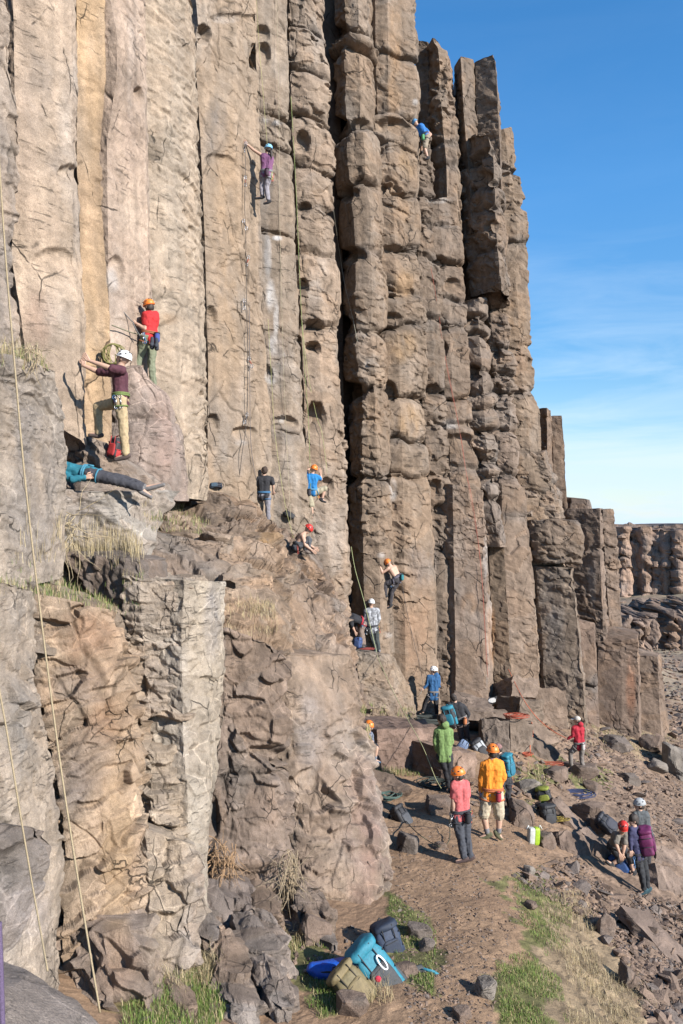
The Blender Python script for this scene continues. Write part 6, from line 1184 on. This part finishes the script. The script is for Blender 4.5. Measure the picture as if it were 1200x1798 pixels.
rope('thin pale rope on the column right of the climbing woman', [on(486, -20, .1), on(490, 180, .1), on(492, 400, .1), on(498, 640, .1), on(505, 800, .1), W(512, 930, 21.6)], (.42, .36, .24), .006)
rope('green rope falling from the thin crack to the climber in blue', [on(511, 170, .05), on(520, 330, .05), on(528, 520, .1), on(536, 660, .12), on(542, 740, .15), W(546, 862, surf(546, 800) - .5)], (.24, .30, .10), .0085)
rope('yellow green rope slanting across the pentagon shaped scar', [on(530, 560, .06), on(540, 650, .12), on(556, 730, .15), on(566, 762, .1), on(575, 830, .1)], (.45, .48, .20), .006)
rope('yellow rope on the grey streaked column', [on(471, 560, .1), on(478, 680, .1), on(483, 760, .1), W(500, 880, 21.6), W(516, 945, 21.4)], (.46, .44, .18), .006)
rope('rope running up from the belayer in black', [on(438, 540, .1), on(439, 680, .1), on(441, 780, .1), W(450, 842, 21.7)], (.10, .10, .12), .007)
rope('grey rope hanging in the wide black crack', [on(586, 370, .1), on(596, 440, .25), on(606, 500, .25), on(620, 560, .1), on(628, 600, .1)], (.40, .38, .30), .007)
rope('green belay rope from the wide crack to the camouflage hoodie', [on(617, 960, .1), W(624, 1000, 25.6), W(638, 1050, 25.3), W(648, 1090, 25.0), W(662, 1146, 24.7)], (.40, .44, .22), .010)
rope('pale green rope falling from the ledge to the coil beside the green hoodie', [W(662, 1150, 24.4), W(684, 1200, 22.5), W(712, 1255, 20.5), W(742, 1310, 19.0), W(764, 1364, 18.0), W(775, 1384, 17.7)], (.46, .46, .24), .009)
rope('dark rope from the shirtless climber down to the belayer in blue', [W(706, 1024, surf(700, 1016) - .4), on(716, 1080, .1), on(728, 1130, .1), on(738, 1170, .1), W(744, 1209, 25.1)], (.12, .10, .09), .008)
rope('red rope hanging down the columns in the middle of the wall', [on(757, 470, .12)] + [on(x, y, .15) for x, y in [(764, 510), (772, 560), (784, 640), (798, 710), (810, 770), (819, 830), (828, 870), (840, 950), (847, 1020), (852, 1100), (857, 1190)]], (.42, .11, .07), .007)
rope('second red strand beside the red rope', [on(x, y, .13) for x, y in [(772, 570), (787, 650), (803, 730), (814, 800), (824, 860), (836, 930), (845, 1000), (850, 1080), (855, 1180)]], (.38, .13, .09), .006)
rope('orange rope from the base of the columns to the man in red', [on(893, 1175, .15), on(905, 1200, .15), on(922, 1232, .15), W(945, 1262, 25.6), W(972, 1284, 25.2), W(996, 1297, 24.9)], (.62, .13, .05), .011)
rope('orange rope hanging down the face of the block', [on(934, 1268, .08), on(936, 1290, .08), on(931, 1312, .08), on(934, 1330, .1)], (.62, .15, .06), .013)
rope('tether from the belayer in red to the orange column', [W(197, 571, 15.1), W(215, 578, 15.4), W(232, 584, 15.6), W(252, 589, 15.8)], (.20, .19, .12), .012)
rope('rope rising from the belayer in red to the left', [W(176, 455, 15.1), W(190, 500, 15.3), W(208, 535, 15.5), W(226, 558, 15.6), W(236, 567, 15.6)], (.13, .13, .13), .010)
rope('belay loop of rope at the hands of the belayer in red', [W(234, 567, 15.6), W(240, 580, 15.6), W(246, 590, 15.7)], (.13, .13, .13), .014)
rope('rope trailing from the salmon shirt across the trail', [W(794, 1400, PEOPLE[15][1]['hip'][1]) , at(790, 1440, .7), at(789, 1475, .2), at(772, 1486, .03), at(735, 1464, .03), at(712, 1440, .04)], (.07, .07, .04), .009)
rope('thin white cord from the waist of the woman in blue', [W(742, 1210, 25.0), W(735, 1222, 25.1), W(724, 1222, 25.6), W(716, 1216, 25.9)], (.5, .48, .42), .008)
def coil(label, c, rx, ry, rz, col, turns=9, r=.008, seed=1, hang=False):
    rg = np.random.default_rng(seed); t = np.linspace(0, turns * 2 * math.pi, turns * 16); c = np.array(c)
    k = 1 + .5 * np.sin(t * .37 + seed) * rg.uniform(.5, 1) + .15 * np.sin(t * 1.71 + seed) + .35 * vn(np.stack([t * .6, 0 * t, 0 * t], 1), seed); h = vn(np.stack([t * .31, 0 * t + 3, 0 * t], 1), seed)
    if hang: P = np.stack([c[0] + rx * np.cos(t) * k, c[1] + ry * h, c[2] + rz * np.sin(t) * (1 + .15 * h)], 1)
    else: P = np.stack([c[0] + rx * np.cos(t) * k, c[1] + ry * np.sin(t) * k, c[2] + rz * (.55 + .45 * h) + .0 * t], 1)
    b = MB(); b.tube(P, r, 5); o = b.build('rope_coil', cloth(col, .85, .35, 200, 'rope')); return tag(o, label, 'rope coil', 'coils and heaps of rope')
coil('dark green rope piled at the feet of the green hoodie', at(768, 1380, .05), .32, .28, .10, (.045, .06, .05), 12, .010, 1)
coil('dark rope flaked out at the feet of the woman in blue', W(755, 1268, 24.6), .55, .35, .14, (.05, .06, .055), 14, .012, 2)
coil('multicoloured rope heap beside the pack at the edge of the buttress', at(682, 1402, .05), .22, .2, .10, (.07, .12, .10), 9, .010, 3)
coil('coil of bright orange rope on top of the block', at(908, 1262, .05) + np.array([0, 0, .04]), .24, .17, .10, (.40, .075, .035), 11, .008, 4)
coil('loops of orange rope at the foot of the rope block', at(925, 1328, .05), .12, .10, .10, (.45, .09, .04), 6, .009, 5)
coil('orange rope strung out left of the man in red', at(962, 1342, .05), .36, .10, .06, (.38, .09, .045), 5, .009, 6)
coil('red rope at the feet of the camouflage hoodie', W(645, 1141, 24.5), .15, .10, .06, (.28, .05, .04), 7, .008, 7)
coil('olive and yellow coil of rope hanging on the column above the maroon shirt', W(198, 622, 14.6), .15, .06, .19, (.26, .24, .08), 12, .009, 8, True)
coil('blue and black rope on the slope above the tilted slab', at(1015, 1397, .05), .3, .2, .1, (.025, .04, .11), 9, .012, 9)
coil('yellow and red slings among the boulders beside the black pack', at(985, 1440, .1), .16, .10, .08, (.30, .22, .04), 6, .008, 10)
for i, (x, y, lab) in enumerate([(432, 252, 'quickdraw in the hand of the climbing woman'), (431, 312, 'quickdraw just below the climbing woman'), (428, 388, 'quickdraw with its sling kicked to the left'), (437, 452, 'quickdraw beside the white chalk streak'), (429, 528, 'quickdraw hanging free left of the rope'), (438, 630, 'quickdraw above the little square scar'), (434, 728, 'lowest quickdraw on the dark rope')]):
    p = on(x, y, .13); q = empty('quickdraw', tuple(p), lab, 'quickdraw', 'quickdraws along the dark rope'); dxp = (-.06, 0, .07)[i % 3]; e = p + np.array([dxp, 0, -.2])
    for nm, c0 in (('carabiner', p), ('carabiner', e)):
        b_ = MB(); b_.tube([c0 + np.array([math.cos(t) * .03, 0, math.sin(t) * .055]) for t in np.linspace(0, 6.28, 12)], .010, 5); b_.build(nm, METAL, q)
    b_ = MB(); b_.strip([p + [0, 0, -.04], e + [0, 0, .04]], (.014, 0, 0), .006); b_.build('sling', cloth((.35, .07, .04) if i % 2 else (.05, .05, .06)), q)
for w_, P_ in [((240, 582), 15.55)]:
    pass
o = [P for r, P, k in PEOPLE if 'red t-shirt' in r['label']][0]
for i, (x, y, lab) in enumerate([(267.5, 602, 'left of two dark climbing shoes hanging from the harness of the belayer in red'), (275.5, 604, 'right of two dark climbing shoes hanging from the harness of the belayer in red')]):
    p = W(x, y, o['hip'][1] - .2); b_ = MB(); b_.cone(p + [0, 0, .09], .035, p - [0, 0, .09], .045, 12, 4); b_.cone(p - [0, 0, .02], .045, p - [0, .05, .05], .04, 12, 4); tag(b_.build('climbing_shoe', cloth((.035, .04, .055))), lab, 'shoe')

# ------------------------------------------------------------ grass and dry plants
def leaf_material(name):
    m = bpy.data.materials.new(name); m.use_nodes = True; t = m.node_tree; p = t.nodes['Principled BSDF']; p.inputs['Roughness'].default_value = .7
    a = N(t, 'ShaderNodeAttribute', attribute_name='tone'); vm = N(t, 'ShaderNodeVectorMath', operation='SCALE'); vm.inputs['Scale'].default_value = .72; t.links.new(a.outputs['Color'], vm.inputs[0]); t.links.new(vm.outputs[0], p.inputs['Base Color']); return m
M_LEAF = leaf_material('grass_blade')
def blades(name, label, P, hgt, wid, cols, lean=.45, seed=1, cat='grass'):
    rg = np.random.default_rng(seed); P = np.asarray(P); P = P[vn(P * np.array([1.9, 1.9, 1.0]), seed + 9) + .5 * vn(P * 5, seed + 11) + rg.uniform(-.35, .35, len(P)) > -.22]; n = len(P); h = rg.uniform(hgt[0], hgt[1], n); a = rg.uniform(0, 6.28, n); ln = rg.uniform(.1, lean, n) * h
    cl = .5 + .5 * vn(P * 2.3, seed + 3); h = h * (.55 + .7 * cl)
    dx, dy = np.cos(a), np.sin(a); wx, wy = -dy * wid * .5, dx * wid * .5; z0 = np.zeros(n)
    b0 = P + np.stack([wx, wy, z0 - .02], 1); b1 = P - np.stack([wx, wy, z0 + .02], 1); m_ = P + np.stack([dx * ln * .35, dy * ln * .35, h * .6], 1); t_ = P + np.stack([dx * ln, dy * ln, h * (1 - .3 * ln / np.maximum(h, .01))], 1)
    m0 = m_ + np.stack([wx, wy, z0], 1) * .7; m1 = m_ - np.stack([wx, wy, z0], 1) * .7
    V = np.stack([b0, b1, m1, m0, t_], 1).reshape(-1, 3); k = np.arange(n)[:, None] * 5
    T3 = np.concatenate([k + [0, 1, 2], k + [0, 2, 3], k + [3, 2, 4]]); c = np.array(cols)[rg.integers(len(cols), size=n)] * rg.uniform(.7, 1.25, (n, 1))
    o = mesh_np(name, V, T3, M_LEAF, None, np.repeat(c, 5, 0), nper=3); return tag(o, label, cat, None, 'stuff')
GRN = [(.12, .20, .03), (.16, .24, .04), (.10, .16, .03), (.20, .25, .06)]; STR = [(.46, .37, .20), (.40, .31, .16), (.52, .43, .26), (.35, .27, .14)]; MIX = GRN[:2] + STR
def gpts(polys, n): return on_ground(spots_in(polys, n))
_V = np.concatenate(RV); _N = np.concatenate(RN); _x, _y = PX(_V)
def rpts(poly, n, seed=1, nz=.5):
    m = in_poly(_x, _y, poly) & (_N[:, 2] > nz); m &= _V[:, 1] < ZB[np.clip((_y // ZB_S).astype(int) + 10, 0, 469), np.clip((_x // ZB_S).astype(int) + 10, 0, 329)] + .5
    i = np.flatnonzero(m); 
    if len(i) == 0: return np.zeros((0, 3))
    rg = np.random.default_rng(seed); return _V[rg.choice(i, n)] + rg.normal(0, .02, (n, 3)) * [1, 1, 0]
blades('grass', 'green grass along the right side of the trail at the bottom', gpts([[(900, 1545), (960, 1530), (1005, 1600), (1000, 1660), (960, 1680), (915, 1620)], [(870, 1690), (925, 1670), (985, 1720), (1000, 1800), (880, 1800)]], 12000), (.02, .075), .006, GRN + [STR[1]], .7, 1)
blades('dry_grass', 'tall straw coloured grass on the bank between trail and scree', gpts([[(950, 1590), (1010, 1560), (1050, 1620), (1040, 1680), (980, 1690)], [(990, 1690), (1060, 1660), (1150, 1750), (1160, 1815), (1000, 1815)]], 4200), (.05, .17), .005, STR, 1.3, 2, 'dry grass')
blades('grass', 'green grass between the packs and the trail', gpts([[(685, 1570), (725, 1600), (768, 1640), (760, 1750), (700, 1700), (680, 1640)]], 6000), (.02, .08), .006, GRN + STR[:1], .8, 3)
blades('grass', 'green grass under the blue dry bag and olive rucksack', gpts([[(478, 1655), (560, 1640), (650, 1770), (560, 1790), (500, 1720)]], 6500), (.03, .09), .006, GRN + [STR[0]], .8, 4)
blades('grass', 'bright grass at the foot of the pale slab', gpts([[(215, 1770), (290, 1720), (380, 1690), (410, 1760), (380, 1810), (215, 1815)]], 3600), (.04, .13), .006, GRN + [STR[0]], .8, 5)
blades('dry_grass', 'pale dry grass leaning against the foot of the pale slab', gpts([[(280, 1720), (370, 1680), (400, 1710), (330, 1760)]], 700), (.15, .38), .005, STR, .8, 6, 'dry grass')
blades('dry_grass', 'dry grass tuft beside the olive rucksack', gpts([[(640, 1730), (680, 1720), (700, 1760), (650, 1770)], [(470, 1640), (560, 1620), (590, 1650), (500, 1680)]], 500), (.08, .24), .005, STR, 1.0, 7, 'dry grass')
blades('grass', 'strip of grass along the foot of the broad pinkish block', gpts([[(650, 1346), (775, 1342), (775, 1362), (660, 1366)]], 2200), (.06, .18), .009, MIX, .5, 8)
blades('grass', 'grass and straw at the foot of the right hand columns', gpts([[(1030, 1262), (1130, 1268), (1190, 1295), (1150, 1325), (1050, 1305)], [(905, 1350), (960, 1335), (985, 1360), (920, 1400)], [(1010, 1335), (1060, 1350), (1050, 1390), (1000, 1370)], [(860, 1320), (900, 1330), (905, 1370), (870, 1360)]], 3000), (.05, .16), .011, MIX, .6, 9)
P_ = rpts([(250, 880), (300, 880), (370, 920), (365, 945), (255, 930)], 1400, 10, .35)
if len(P_): blades('grass', 'dry and green grass on the ledge below the feet of the lying person', P_, (.06, .22), .006, MIX, .7, 10)
P_ = rpts([(40, 910), (250, 940), (250, 1000), (150, 1010), (20, 1000)], 1100, 11, .5)
if len(P_): blades('dry_grass', 'tall dry grass at the back of the left ledge', P_, (.15, .5), .005, STR, .6, 11, 'dry grass')
P_ = rpts([(-10, 985), (250, 1000), (250, 1090), (120, 1060), (-10, 1040)], 2400, 12, .4)
if len(P_): blades('grass', 'green grass along the edge of the left ledge', P_, (.04, .15), .005, GRN + STR, .8, 12)
P_ = rpts([(395, 1060), (480, 1060), (490, 1120), (400, 1120)], 900, 13, .2)
if len(P_): blades('dry_grass', 'straw tufts on the terrace beside the square block', P_, (.1, .3), .006, STR, .7, 13, 'dry grass')
P_ = rpts([(630, 1240), (750, 1240), (750, 1300), (650, 1300)], 1200, 14, .3)
if len(P_): blades('grass', 'grass on the ledge beside the child', P_, (.05, .16), .009, MIX, .5, 14)
P_ = rpts([(-5, 590), (60, 590), (90, 650), (-5, 650)], 350, 15, .3)
if len(P_): blades('dry_grass', 'dry weeds on top of the left grey wall', P_, (.12, .35), .006, STR + [GRN[1]], .9, 15, 'dry grass')
def bush(label, x, y, d, w_, h_, n, seed, col=(.40, .29, .17)):
    rg = np.random.default_rng(seed); b = MB(); c = W(x, y, d)
    for i in range(n):
        p = c + np.array([rg.uniform(-w_, w_) * .4, rg.uniform(-.1, .15), rg.uniform(.3, 1) * h_]); v = np.array([rg.normal(0, .3), rg.normal(-.15, .2), -rg.uniform(.3, 1)]); q = [p]
        for k in range(6): v = v + rg.normal(0, .28, 3); q.append(q[-1] + v / np.linalg.norm(v) * h_ * .17)
        b.tube(q, list(np.linspace(.007, .002, 7)), 4)
    return tag(b.build('dry_bush', cloth(col, .9, .35, 40, 'dry_wood')), label, 'dry bush')
bush('tangle of dry roots hanging in the cleft of the dark block', 392, 1545, 11.5, .45, .55, 70, 1, (.38, .24, .13)); bush('pale dry bush hanging down the crack in the buttress', 512, 1590, 11.7, .22, .8, 70, 2, (.36, .28, .18))
bush('dry weed stems standing on the left ledge', 118, 985, 10.9, .3, .7, 40, 3, (.45, .36, .22)); bush('straggly dry plant above the rope on the left wall', 40, 650, 9.9, .5, .35, 40, 4, (.42, .33, .2))
